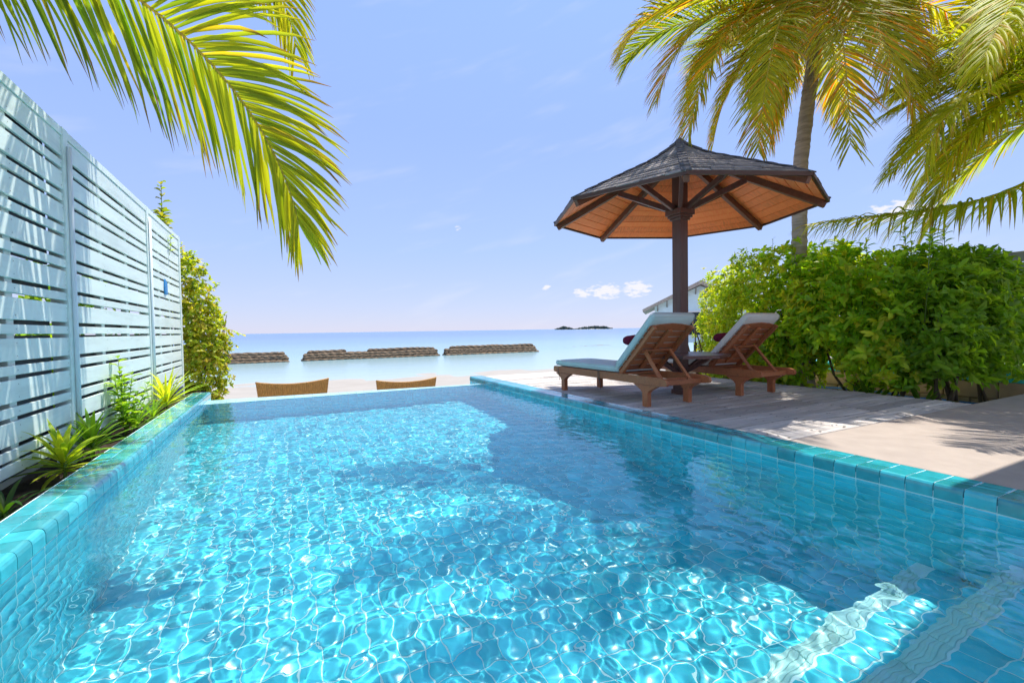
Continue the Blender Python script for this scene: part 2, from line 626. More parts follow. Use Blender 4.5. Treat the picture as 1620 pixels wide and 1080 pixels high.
# ================================================================== GROUND, BEACH, SEA
def gz(x, y):
    if y < 8.7:
        return -0.32
    if y < 9.3:
        return -0.32 + (y-8.7)/0.6*(-0.58)
    if y < 21:
        return -0.90 - (y-9.3)/11.7*0.22
    return -1.12 - (y-21)*0.05


xs = sorted(set([-60, -40, -25, -15, -10, -7, -5, -4, -3, -2, -1.2, 3.45, 5, 6, 7, 8, 9, 10, 12, 15, 20, 28, 40, 60] + [round(-1.2+i*.66, 3) for i in range(1, 7)]))
ysg = [-40, -20, -8, -4, -2, -0.75, 1, 2.5, 4, 5.5, 7, 8.05, 8.4, 8.7, 9.3, 10, 11, 12, 13, 14, 15, 16, 17, 18, 19, 20, 21, 23, 26, 30]
V = []
F = []
for j, y in enumerate(ysg):
    for i, x in enumerate(xs):
        h = gz(x, y)
        if y > 9.4:
            h += 0.035*math.sin(x*1.3+y*.9)*math.sin(y*1.7-x*.4)*min(1, (y-9.4)/2)
        V.append((x, y, h))
for j in range(len(ysg)-1):
    for i in range(len(xs)-1):
        cx, cy_ = (xs[i]+xs[i+1])/2, (ysg[j]+ysg[j+1])/2
        if -1.2 < cx < 3.45 and -0.75 < cy_ < 8.05:
            continue
        a = j*len(xs)+i
        F.append((a, a+1, a+1+len(xs), a+len(xs)))
obj('beach', npmesh('beach', V, F, M['sand'], smooth=True), kind='structure', label='pale sand beach sloping down to the shallow sea', cat='beach')
V = []
F = []
sxs = [-30000, -8000, -2000, -500, -100, -40, -15, 0, 15, 40, 100, 500, 2000, 8000, 30000]
sys_ = [15.5, 18, 22, 30, 45, 80, 200, 600, 2000, 8000, 40000]
for y in sys_:
    for x in sxs:
        V.append((x, y, -1.1))
for j in range(len(sys_)-1):
    for i in range(len(sxs)-1):
        a = j*len(sxs)+i
        F.append((a, a+1, a+1+len(sxs), a+len(sxs)))
obj('sea', npmesh('sea', V, F, M['sea']), kind='structure', label='calm shallow lagoon reaching to the horizon', cat='sea')

# ================================================================== POOL
XL, XR, YN, YF = -1.02, 3.25, -0.6, 7.64
ZW, ZF = -0.088, -1.5
NXT = 33
PT = (XR-XL)/NXT           # tile pitch
def yedge(x):
    return 8.09 + (x-XL)/(XR-XL)*(7.77-8.09)


g = 0.003    # tile thickness in front of the grout shell
pool = MB()
def wallbox(x0, x1, y0, y1, z0, z1):
    pool.cbox(x0, x1, y0, y1, z0, z1, .002)
wallbox(XL-.24, XR+.26, YN-.3, YF+.06, ZF-.2, ZF-g)                 # slab
wallbox(XR+.001, XR+.2545, YN-.3, 8.297, ZF-g, -.04)
wallbox(XR+.018, XR+.255, YN-.301, 8.298, -.0405, .0025)                      # right wall
wallbox(XL-.2345, XL-.001, YN-.3, 8.447, ZF-g, -.04)
wallbox(XL-.235, XL-.018, YN-.301, 8.448, -.0405, .0025)                     # left wall
pool.prism([(XL-g, YF+g), (XR+g, YF+g), (XR+g, yedge(XR)), (XL-g, yedge(XL))], 'z', ZF-g, ZW-.004)  # overflow wall
wallbox(XL-.2, XR+.2, YN-.3, YN-g, ZF-g, -.016)                      # near wall
STEPS = [(1.29, -1.1), (0.90, -0.72), (0.40, -0.36)]                  # front edge, tread height
for k, (yf, zt) in enumerate(STEPS):
    yb = STEPS[k+1][0] if k+1 < len(STEPS) else YN
    wallbox(XL+.002, XR-.002, yb-.05 if k+1 < len(STEPS) else YN, yf-g, ZF-g+.002*k, zt-g)
poolo = catch(pool.build('pool', M['grout'], kind='structure', label='turquoise tiled infinity pool with raised tile coping', cat='pool'))

def tilemesh(name, w, h, m, t=g, j=0.007, b=0.0012):
    """tile lying in XY facing +Z, back at z=-t"""
    x, y = w/2-j/2, h/2-j/2
    vv = [(-x, -y, -t), (x, -y, -t), (x, y, -t), (-x, y, -t), (-x, -y, -b), (x, -y, -b), (x, y, -b), (-x, y, -b),
          (-x+b, -y+b, 0), (x-b, -y+b, 0), (x-b, y-b, 0), (-x+b, y-b, 0)]
    ff = []
    for i in range(4):
        k = (i+1) % 4
        ff.append((i, k, 4+k, 4+i))
        ff.append((4+i, 4+k, 8+k, 8+i))
    ff.append((8, 9, 10, 11))
    return np.array(vv), np.array(ff)


def place_tiles(name, stuffname, spots, frame, w, h, m, focus, limit=300, label=None):
    """spots: list of centres; frame: 3x3 columns (local x,y,z axes). nearest `limit` become parts, the rest one stuff part"""
    vv, ff = tilemesh(name, w, h, m)
    V0 = vv @ np.array(frame).T
    me = npmesh(name, V0, ff, m)
    S = np.array(spots)
    order = np.argsort(np.linalg.norm(S-np.array(focus), axis=1))
    tilt = lambda: (random.gauss(0, .004), random.gauss(0, .004), random.gauss(0, .003))
    for i in order[:limit]:
        o = obj(name, me, poolo, tuple(S[i]))
        o.rotation_euler = tilt()
        catch(o)
    rest = S[order[limit:]]
    if len(rest):
        n = len(vv)
        VV = (V0[None] + rest[:, None, :]).reshape(-1, 3)
        FF = (ff[None] + (np.arange(len(rest))*n)[:, None, None]).reshape(-1, 4)
        o = obj(stuffname, npmesh(stuffname, VV, FF, m), poolo, kind='stuff')
        catch(o)


FLAT = ((1, 0, 0), (0, 1, 0), (0, 0, 1))
# floor and treads
NY = int(round((YF-1.29)/PT))
PY = (YF-1.29)/NY
spots = [(XL+(i+.5)*PT, 1.29+(j+.5)*PY, ZF) for i in range(NXT) for j in range(NY)]
place_tiles('floor_tile', 'floor_tiles', spots, FLAT, PT, PY, M['tile'], (1.0, 2.6, ZF))
spots = []
for k, (yf, zt) in enumerate(STEPS[:2]):
    for i in range(NXT):
        for r_ in range(3 if k == 0 else 4):
            spots.append((XL+(i+.5)*PT, yf-.105-PT*(r_+.5), zt))
spots = [s for s in spots if not (s[2] < -1.0 and s[1] < 0.82)]
place_tiles('tread_tile', 'tread_tiles', spots, FLAT, PT, PT, M['tile'], (2.2, .8, -.8))
for k, (yf, zt) in enumerate(STEPS[:2]):
    wid = .10
    rows = 1
    for r_ in range(rows):
        rw = wid/rows
        mbn = MB()
        mbn.cbox(-PT+.002, PT-.002, -rw/2+.002, rw/2-.002, -.01, .004, .003)
        for q in range(3):
            yy = -rw/2 + rw*(q+.7)/3.6
            mbn.cbox(-PT+.004, PT-.004, yy, yy+rw*.13, 0.003, .009, .002)
        me = mbn.mesh('nosing_tile', M['nosing'])
        for i in range(NXT//2+1):
            x = XL+(2*i+1)*PT
            if x > XR-PT*.9:
                break
            catch(obj('nosing_tile', me, poolo, (x, yf-rw*(r_+.5), zt)))
# walls
ZT = -0.080
NZ = int(round((ZT-ZF)/PT))
PZ = (ZT-ZF)/NZ
NYW = int(round((8.3-YN)/PT))
PYW = (8.3-YN)/NYW
rs = [(XR, YN+(j+.5)*PYW, ZT-(k+.5)*PZ) for j in range(NYW) for k in range(NZ) if not (YN+(j+.5)*PYW > YF+.03 and k > 0)]
place_tiles('wall_tile', 'wall_tiles', rs, ((0, 0, -1), (-1, 0, 0), (0, 1, 0)), PYW, PZ, M['tile'], (XR, 1.5, -.2), 150)
ls = [(XL, YN+(j+.5)*PYW, ZT-(k+.5)*PZ) for j in range(NYW+1) for k in range(NZ) if not (YN+(j+.5)*PYW > YF+.03 and k > 0)]
place_tiles('wall_tile', 'wall_tiles', ls, ((0, 0, 1), (1, 0, 0), (0, 1, 0)), PYW, PZ, M['tile'], (XL, 2.8, -.2), 150)
fs_ = [(XL+(i+.5)*PT, YF, ZT-.035-(k+.5)*PZ) for i in range(NXT) for k in range(NZ)]
place_tiles('end_wall_tile', 'end_wall_tiles', fs_, ((1, 0, 0), (0, 0, -1), (0, 1, 0)), PT, PZ, M['tile'], (0, YF, -.2), 60)
# tiles of the overflow edge
for i in range(NXT):
    x0, x1 = XL+i*PT+.002, XL+(i+1)*PT-.002
    mbn = MB()
    mbn.prism([(x0, YF+.004), (x1, YF+.004), (x1, yedge(x1)+.004), (x0, yedge(x0)+.004)], 'z', ZW-.02, ZW+.004)
    catch(mbn.build('edge_tile', M['edge'], poolo))
# coping: bullnose tiles along the water, flat tiles behind
def bull(sgn):
    prof = [(0, -.082), (0, -.03), (.004, -.014), (.012, -.004), (.026, 0.0), (.124, 0.0), (.124, -.02), (.03, -.03)]
    b = MB()
    b.prism([(sgn*u, w) for u, w in prof], 'y', -PYW/2+.0025, PYW/2-.0025)
    return b.mesh('coping_tile', M['coping'])
CZ = 0.006
for sgn, X0, y1 in ((1, XR-.004, 8.3), (-1, XL+.004, 8.45)):
    me = bull(sgn)
    wid = .13 if sgn > 0 else .105
    rows = 2 if sgn > 0 else 1
    strip = MB()
    rw = wid/rows
    strip.cbox(-rw/2+.0025, rw/2-.0025, -PYW/2+.0025, PYW/2-.0025, -.02, 0, .003)
    ms = strip.mesh('top_tile', M['coping'])
    n = int((y1-YN)/PYW+.5)
    for j in range(n):
        y = YN+(j+.5)*PYW
        o = obj('coping_tile', me, poolo, (X0, y, CZ+random.gauss(0, .0007)))
        o.rotation_euler = (random.gauss(0, .003), random.gauss(0, .003), 0)
        catch(o)
        for r_ in range(rows):
            obj('top_tile', ms, poolo, (X0+sgn*(.1265+rw*(r_+.5)), y, CZ+random.gauss(0, .0006)))

# water surface with real ripples (they focus the sun into caustics)
dx = 0.0074
wx = np.linspace(XL+.001, XR-.001, int((XR-XL)/dx))
wy = np.linspace(YN, YF+.004, int((YF-YN)/dx))
WX, WY = np.meshgrid(wx, wy)
WZ = np.zeros_like(WX)
rw_ = np.random.default_rng(5)
for i in range(120):
    lam = .044*(6.5**rw_.random())
    K = 2*math.pi/lam
    a = rw_.normal(0, 1)*.000055*(lam/.1)**1.25
    th = rw_.random()*2*math.pi
    WZ += a*np.sin(K*(math.cos(th)*WX+math.sin(th)*WY)+rw_.random()*6.28)
WV = np.stack([WX, WY, WZ+ZW], -1).reshape(-1, 3)
nx = len(wx)
ii = (np.arange(len(wy)-1)[:, None]*nx+np.arange(nx-1)[None]).reshape(-1)
wo = obj('pool_water', npmesh('pool_water', WV, np.stack([ii, ii+1, ii+1+nx, ii+nx], -1), M['water'], smooth=True), kind='structure',
         label='clear rippled water filling the infinity pool', cat='water')
wo.cycles.is_caustics_caster = True

# planting bed
bed = MB()
bv = []
for j in range(40):
    y = -0.6+j*.29
    for i, x in enumerate((-1.75, -1.62, -1.5, -1.38, -1.262)):
        bv.append((x, y, -.13+random.uniform(-.02, .03)))
bf = [(j*5+i, j*5+i+1, j*5+i+6, j*5+i+5) for j in range(39) for i in range(4)]
obj('planting_bed', npmesh('planting_bed', bv, bf, M['soil'], smooth=True), kind='structure', label='strip of dark soil between the pool and the fence', cat='soil')

# ================================================================== DECK AND PAVING
dk = MB()
dk.cbox(3.53, 6.85, 2.22, 8.28, -.30, -.034, .004)
deck = dk.build('deck', M['underdeck'], kind='structure', label='weathered grey timber deck beside the pool', cat='deck')
PW = 0.1725
nrow = int((8.3-2.2)/PW)
pm = {}
nails = MB()
for j in range(nrow):
    y0 = 2.203+j*PW
    cuts = [3.512] + sorted(random.sample([4.4, 4.95, 5.5, 6.05], random.choice((1, 1, 2)))) + [6.868]
    if j % 4 == 0:
        cuts = [3.512, 6.868]
    for a, b_ in zip(cuts[:-1], cuts[1:]):
        L_ = (round(b_-a, 3), j % 2)
        if L_ not in pm:
            q = MB()
            l2 = L_[0]/2
            q.cbox(-l2+.002, l2-.002, -PW/2+(.004 if j % 2 else .014), PW/2-(.014 if j % 2 else .004), -.028, 0, .006)
            pm[L_] = q.mesh('plank', M['plank'])
        o = obj('plank', pm[L_], deck, ((a+b_)/2, y0+PW/2, -.002+random.gauss(0, .0022)))
        o.rotation_euler = (random.gauss(0, .010), random.gauss(0, .0008), 0)
    for x in (3.6, 4.05, 4.38, 4.42, 4.93, 4.97, 5.48, 5.52, 6.03, 6.07, 6.5, 6.8):
        for dy in (.045, PW-.045):
            if random.random() < .8:
                r_ = random.uniform(.006, .012)
                cx, cy_ = x+random.gauss(0, .006), y0+dy+random.gauss(0, .004)
                nails.add([(cx+r_*1.3*math.cos(t), cy_+r_*math.sin(t), .0035) for t in np.linspace(0, 2*math.pi, 7)[:-1]], [(0, 1, 2, 3, 4, 5)])
nails.build('nail_heads', M['iron'], deck, kind='stuff')

pv = MB()
pv.cbox(3.515, 9.2, -2.6, 2.195, -.3, .002, .008)
pv.build('paving', M['concrete'], kind='structure', label='smooth beige concrete terrace beside the pool', cat='terrace')

# ================================================================== FENCE
FX = -1.55
fence = thing('fence', 'tall pale blue slatted timber privacy fence left of the pool', 'fence', (FX, 4.0, -.1))
FO = Vector((FX, 4.0, -.1))
def fbox(name, x0, x1, y0, y1, z0, z1, m, b=.003, parent=None, cache={}):
    """axis aligned piece of the fence, world limits, shared by size"""
    key = (name, round(x1-x0, 4), round(y1-y0, 3), round(z1-z0, 4), m.name)
    if key not in cache:
        q = MB()
        q.cbox(-(x1-x0)/2, (x1-x0)/2, -(y1-y0)/2, (y1-y0)/2, -(z1-z0)/2, (z1-z0)/2, b)
        cache[key] = q.mesh(name, m)
    return obj(name, cache[key], fence, Vector(((x0+x1)/2, (y0+y1)/2, (z0+z1)/2))-FO)
posts = [-0.15, 2.42, 4.97, 7.5, 9.56]
rows = [(2.355, 2.513)]
z = 2.351
while z > 0.1:
    z -= .031
    rows.append((z-.062, z))
    z -= .062+.030
    rows.append((z-.144, z))
    z -= .144
rows = [r_ for r_ in rows if r_[0] > -.02]
lowz = rows[-1][0]
rows.append((lowz-.022-.075, lowz-.022))
screws = MB()
for k in range(4):
    a, b_ = posts[k]+.045, posts[k+1]-.045
    for (z0, z1) in rows:
        o = fbox('slat', FX-.022, FX, a, b_, z0, z1, M['paint'])
        o.location.x += random.gauss(0, .0012)
        o.rotation_euler = (random.gauss(0, .0006), 0, 0)
        if b_ > 3.4:
            for yy in (a+.03, b_-.03, a+(b_-a)/3, a+2*(b_-a)/3):
                for zz in ((z0+z1)/2,) if z1-z0 < .1 else (z0+.03, z1-.03):
                    screws.add([(FX+.0035-FO.x, yy-FO.y+.004*math.cos(t), zz-FO.z+.004*math.sin(t)) for t in np.linspace(0, 2*math.pi, 6)[:-1]], [(0, 1, 2, 3, 4)])
    for q in (1, 2):
        y = a+(b_-a)*q/3
        fbox('stud', FX-.075, FX-.025, y-.045, y+.045, rows[-1][0], 2.5, M['paint'])
    fbox('top_rail', FX-.09, FX+.008, a, b_, 2.516, 2.583, M['paint'])
    for kk, (z0, z1) in enumerate(rows[::2]):
        fbox('back_board', FX-.13, FX-.11, a, b_, z0-.075, z0+.163, M['backboard'])
screws.build('screw_heads', M['iron'], fence, kind='stuff')
for y in posts:
    w = .05 if y > 9 else .052
    fbox('post', FX-.10, FX+.012, y-w+.003, y+w-.003, -.32, 2.588, M['paint'], .005)
    if y < 9:
        q = MB()
        q.tube([(0, 0, -.2), (0, 0, 1.0), (0, 0, 2.45)], .017, 12)
        q.build('pole', M['metal'], fence, smooth=True, loc=Vector((FX+.027, y+.022, 0))-FO)

orn = thing('wall_ornament', 'small bright blue paired oval ornament hung on the sunlit fence end', 'ornament', (FX+.004, 8.42, 1.50))
for s, h_ in ((-1, .19), (1, .17)):
    q = MB()
    n = 14
    fr = [(0.0, s*.042+.040*math.cos(t)*(1-.25*math.sin(t)), h_*.62+h_*.62*math.sin(t)) for t in np.linspace(0, 2*math.pi, n+1)[:-1]]
    bk = [(.018, y*.9+s*.004, z_*.97+.003) for (_, y, z_) in fr]
    q.add(fr+bk, [tuple(range(n)), tuple(range(n, 2*n))[::-1]]+[(i, (i+1) % n, n+(i+1) % n, n+i) for i in range(n)])
    q.build('plate', M['bluepaint'], orn)

# ================================================================== PARASOL
UC = Vector((4.82, 4.48, 0))
par = thing('parasol', 'large octagonal wooden sunshade with shingle roof on a dark post', 'parasol', UC)
RR, ZR = 1.70, 2.42
C8 = math.cos(R(22.5))
T8 = math.tan(R(22.5))
def soff(r_):
    return ZR + (RR-r_)*0.497
def rooftop(r_):
    return soff(max(r_, .45)) + .036 + (0 if r_ > .45 else (.45-r_)*.70)
q = MB()
q.cbox(-.074, .074, -.074, .074, 0, 3.18, .008)
ppost = q.build('post', M['darkwood'], par)
q = MB()
q.cbox(-.09, .09, -.09, .09, -.004, .06, .006)
q.build('post_foot', M['darkwood'], ppost)
cap_ = MB()
for w, z0, z1 in ((.095, 2.335, 2.365), (.115, 2.366, 2.40), (.135, 2.401, 2.475)):
    cap_.cbox(-w, w, -w, w, z0, z1, .005)
cap_.build('capital', M['darkwood'], ppost)
qr = MB()
qr.beam((.06, 0, soff(.06)-.05), (RR-.015, 0, soff(RR-.015)-.045), .062, .085)
mraf = qr.mesh('rafter', M['rafter'])
qb = MB()
qb.beam((.085, 0, 2.47), (.80, 0, soff(.80)-.085), .05, .07)
mbr = qb.mesh('brace', M['darkwood'])
qh = MB()
for i in range(9):
    r0, r1 = RR+.03-i*.2, RR+.03-(i+1)*.2-.03
    r1 = max(r1, .02)
    qh.beam((r0, 0, rooftop(min(r0, RR))+.022-(.03 if i == 0 else 0)), (r1, 0, rooftop(r1)+.010), .10, .016, b=.003)
mhip = qh.mesh('hip_cap', M['ridge'])
for k in range(8):
    a = R(45*k)
    obj('rafter', mraf, par, rz=a)
    obj('brace', mbr, par, rz=a)
    obj('hip_cap', mhip, par, rz=a)
# soffit planks, shared per ring and turned for each facet
NB = 13
amax = RR*C8-.01
for i in range(NB):
    a0, a1 = amax-(i+1)*(amax-.10)/NB+.0045, amax-i*(amax-.10)/NB-.0045
    q = MB()
    vv = []
    for t in (0, .014):
        for aa, s in ((a0, -1), (a0, 1), (a1, 1), (a1, -1)):
            vv.append((aa, s*(aa*T8-.002), soff(aa/C8)+t))
    q.add(vv, [(0, 1, 2, 3), (4, 7, 6, 5), (0, 4, 5, 1), (1, 5, 6, 2), (2, 6, 7, 3), (3, 7, 4, 0)])
    me = q.mesh('soffit_plank', M['soffit'])
    for k in range(8):
        obj('soffit_plank', me, par, rz=R(45*k+22.5), loc=(0, 0, random.uniform(0, .002)))
q = MB()
hw = (RR+.01)*C8*T8
q.add([(RR*C8+.003, -hw, ZR-.012), (RR*C8+.028, -hw-.01, ZR-.012), (RR*C8+.028, hw+.01, ZR-.012), (RR*C8+.003, hw, ZR-.012),
       (RR*C8+.003, -hw, ZR+.030), (RR*C8+.028, -hw-.01, ZR+.030), (RR*C8+.028, hw+.01, ZR+.030), (RR*C8+.003, hw, ZR+.030)],
      [(0, 1, 2, 3), (4, 7, 6, 5), (0, 4, 5, 1), (1, 5, 6, 2), (2, 6, 7, 3), (3, 7, 4, 0)])
mfas = q.mesh('fascia', M['fascia'])
for k in range(8):
    obj('fascia', mfas, par, rz=R(45*k+22.5))
# shingle courses
NC = 12
atop = (RR+.03)*C8
for k in range(8):
    for i in range(NC):
        a1 = atop-i*(atop-.02)/NC
        a0 = max(a1-(atop-.02)/NC-.05, .015)
        hw1 = a1*T8
        n = max(1, int(round(2*hw1/.255)))
        cuts = [-1.0]+[-1+2*(c+random.uniform(-.18, .18)+(.5 if i % 2 and n > 1 else 0)*.5)/n for c in range(1, n)]+[1.0]
        for c0, c1 in zip(cuts[:-1], cuts[1:]):
            q = MB()
            vv = []
            lift = random.uniform(.012, .022)
            j_ = random.uniform(-.012, .004)
            e0 = .004/max(hw1, .02)
            for t in (0.0, 1.0):
                for aa, cc in ((a0, c0+e0), (a0, c1-e0), (a1+j_, c1-e0), (a1+j_, c0+e0)):
                    zz = rooftop(min(aa/C8, RR)) - (max(aa/C8-RR, 0)*.497)
                    up = .002 if aa == a0 else lift
                    vv.append((aa, cc*aa*T8, zz+up-(.013 if t == 0 else 0)))
            q.add(vv, [(0, 1, 2, 3), (4, 7, 6, 5), (0, 4, 5, 1), (1, 5, 6, 2), (2, 6, 7, 3), (3, 7, 4, 0)])
            q.build('shingle', M['shingle'], par, rz=R(45*k+22.5))
q = MB()
vv = [(0.13*math.cos(R(45*k)), .13*math.sin(R(45*k)), rooftop(.13)+.03) for k in range(8)]+[(0, 0, rooftop(0)+.06)]
vv += [(p[0], p[1], p[2]-.03) for p in vv[:8]]
q.add(vv, [(k, (k+1) % 8, 8) for k in range(8)]+[(k, k+9, 9+(k+1) % 8, (k+1) % 8) for k in range(8)])
q.build('roof_cap', M['ridge'], par)

# table round the post
tb = thing('post_table', 'dark wooden octagonal table ringing the sunshade post', 'table', (UC.x, UC.y, 0))
for k in range(8):
    q = MB()
    r0, r1 = .11, .62
    vv = []
    for zz in (.505, .545):
        for rr_, aa in ((r0, -22.3), (r0, 22.3), (r1, 22.3), (r1, -22.3)):
            vv.append((rr_*math.cos(R(aa)), rr_*math.sin(R(aa)), zz))
    q.add(vv, [(0, 1, 2, 3), (4, 7, 6, 5), (0, 4, 5, 1), (1, 5, 6, 2), (2, 6, 7, 3), (3, 7, 4, 0)])
    q.build('table_board', M['darkwood'], tb, rz=R(45*k+22.5))
for k in range(4):
    q = MB()
    q.beam((.076, 0, .30), (.45, 0, .50), .04, .05)
    q.build('bracket', M['darkwood'], tb, rz=R(90*k))

# ================================================================== LOUNGERS
def rbox(w, l, h, rad=.035, nx_=10, ny_=16):
    """cushion: rounded slab w (x) by l (y) by h (z), base at z=0, origin at the low y end"""
    vv = []
    ff = []
    prof = []
    # superellipse section in x,z
    n = 20
    for i in range(n):
        t = 2*math.pi*i/n
        c, s = math.cos(t), math.sin(t)
        prof.append((math.copysign(abs(c)**.28, c)*w/2, h/2+math.copysign(abs(s)**.42, s)*h/2))
    ys_ = np.linspace(0, l, ny_)
    ysm = []
    for y in ys_:
        e_ = min(y, l-y)
        k = min(1, e_/rad)
        ysm.append((y, .62+.38*math.sqrt(1-(1-k)**2)))
    for (y, s) in ysm:
        for (x, zz) in prof:
            vv.append((x*(1-(1-s)*.12), y, h/2+(zz-h/2)*s))
    for j in range(ny_-1):
        for i in range(n):
            i2 = (i+1) % n
            ff.append((j*n+i, j*n+i2, (j+1)*n+i2, (j+1)*n+i))
    ff.append(tuple(range(n)))
    ff.append(tuple((ny_-1)*n+i for i in range(n)))
    return vv, ff


def lounger(loc, label, canvas, tlabel):
    t = thing('sun_lounger', label, 'sun lounger', loc, 0, 'wooden sun loungers on the deck')
    W = .35
    teak = M['teak']
    for s in (-1, 1):
        # side rail with a rounded head end
        q = MB()
        x0, x1 = sorted((s*W, s*(W-.036)))
        pr = [(-1.13, .262), (-1.145, .285), (-1.13, .325), (-1.05, .345), (1.12, .345), (1.14, .33), (1.14, .27), (1.08, .255), (-1.05, .252)]
        q.prism(pr, 'x', x0, x1)
        q.build('side_rail', teak, t)
        for yc in (-.815, .885):
            q = MB()
            pr = [(yc-.04, 0), (yc+.04, 0), (yc+.04, .155), (yc+.065, .185), (yc+.12, .215), (yc+.19, .2495), (yc-.19, .2495), (yc-.12, .215), (yc-.065, .185), (yc-.04, .155)]
            xa, xb = sorted((s*(W+.003), s*(W-.055)))
            q.prism(pr, 'x', xa, xb)
            q.build('leg', teak, t)
    for y, h_ in ((-1.02, .055), (1.06, .07), (.45, .05), (-.36, .05)):
        q = MB()
        q.cbox(-W+.038, W-.038, y-.018, y+.018, .30-h_/2-.02, .30+h_/2-.02, .004)
        q.build('cross_rail', teak, t)
    q = MB()
    q.cbox(-W+.04, W-.04, -.04, .04, -.01, .01, .004)
    ms = q.mesh('slat', teak)
    for i in range(13):
        obj('slat', ms, t, (0, -.28+i*.11, .332))
    # backrest
    P = Vector((0, -.34, .352))
    ang = math.atan2(.56, -.575)
    dirv = Vector((0, math.cos(ang), math.sin(ang)))
    nrm = Vector((0, math.sin(ang), -math.cos(ang)))       # towards the sea side
    T = Matrix(((1, 0, 0, P.x), (0, dirv.y, nrm.y, P.y), (0, dirv.z, nrm.z, P.z), (0, 0, 0, 1)))
    BL = .80
    for s in (-1, 1):
        q = MB()
        xa, xb = sorted((s*(W-.04), s*(W-.085)))
        q.cbox(xa, xb, -.02, BL, -.03, .022, .005, T)
        q.build('back_rail', teak, t)
    for i in range(8):
        q = MB()
        y0 = .01+i*.099
        if i == 7:
            pts = [(-W+.03, y0), (W-.03, y0), (W-.03, y0+.07), (W*.5, y0+.10), (0, y0+.115), (-W*.5, y0+.10), (-W+.03, y0+.07)]
            vv = [T @ Vector((x, y, zz)) for zz in (.0225, .038) for x, y in pts]
            n = len(pts)
            q.add(vv, [tuple(range(n)), tuple(range(n, 2*n))[::-1]]+[(i_, (i_+1) % n, n+(i_+1) % n, n+i_) for i_ in range(n)])
        else:
            q.cbox(-W+.03, W-.03, y0, y0+.079, .0225, .038, .004, T)
        q.build('back_slat', teak, t)
    q = MB()
    q.cbox(-.035, .035, .05, BL-.06, -.004, .0215, .004, T)
    q.build('back_spine', teak, t)
    for s in (-1, 1):
        q = MB()
        a = T @ Vector((s*.20, .42, -.015))
        b_ = Vector((s*.22, -.97, .265))
        q.beam(a, b_, .03, .042, up=(0, 1, 1))
        q.build('back_prop', teak, t)
    q = MB()
    q.tube([T @ Vector((-.26, .42, -.02)), T @ Vector((.26, .42, -.02))], .016, 8)
    q.build('prop_bar', teak, t)
    q = MB()
    q.cbox(-W+.04, W-.04, -.93, -.90, .275, .315, .004)
    q.build('prop_rail', teak, t)
    # mattress: seat and back sections
    vv, ff = rbox(.655, 1.46, .095)
    q = MB()
    q.add([(x, y-.325, z_+.345) for x, y, z_ in vv], ff)
    mt = q.build('mattress', canvas, t, smooth=True)
    def piping(par_, X, y0, y1, zz, Tm):
        for h in zz:
            q = MB()
            lp = [(-X+.02, y0), (-X, y0+.02), (-X, y1-.02), (-X+.02, y1), (X-.02, y1), (X, y1-.02), (X, y0+.02), (X-.02, y0), (-X+.02, y0)]
            q.tube([Tm @ Vector((x, y, h)) for x, y in lp], .0035, 5, False)
            q.build('piping', canvas, par_, smooth=True)
    piping(mt, .322, -.318, 1.128, (.345+.016, .345+.079), Matrix())
    vv, ff = rbox(.655, .93, .10)
    q = MB()
    q.add([T @ Vector((x, y-.02, z_+.039)) for x, y, z_ in vv], ff)
    mt2 = q.build('mattress', canvas, t, smooth=True)
    piping(mt2, .322, -.012, .902, (.039+.017, .039+.083), T)
    # cushion tapes hanging from the frame
    for (x, y, z_, l) in ((-W-.006, 1.0, .27, .13), (-W-.006, .02, .27, .16), (-W-.008, .04, .28, .10)):
        q = MB()
        q.tube([(x, y, z_+.07), (x-.008, y-.01, z_), (x+.004, y-.03, z_-l*.6), (x-.004, y-.035, z_-l)], .0035, 5)
        q.build('cushion_tie', M['string'], t)
    # rolled towel lying against the backrest
    tw = thing('rolled_towel', tlabel, 'towel', Vector(loc)+P+dirv*.36+nrm*.205, 0, 'rolled maroon towels')
    q = MB()
    pts = [(-.325+.65*i/16, 0, 0) for i in range(17)]
    rad = [.066*(1-(abs(i-8)/8.0)**6*.35)*(1+.04*math.sin(i*2.1)) for i in range(17)]
    q.tube(pts, rad, 14)
    rl_ = q.build('roll', M['maroon'], tw, smooth=True)
    for s in (-.12, .12):
        q = MB()
        q.tube([(s-.012, 0, 0), (s+.012, 0, 0)], .0695, 14, False)
        q.build('band', M['maroon'], rl_, smooth=True)
    return t


lounger((4.03, 4.76, 0), 'wooden sun lounger with pale mattress tinted mint for pool reflection next to the pool edge', M['mint'],
        'rolled maroon towel on the pool-side lounger backrest')
lounger((5.62, 4.76, 0), 'wooden sun lounger with cream mattress next to the green hedge', M['cream'],
        'rolled maroon towel on the hedge-side lounger backrest')

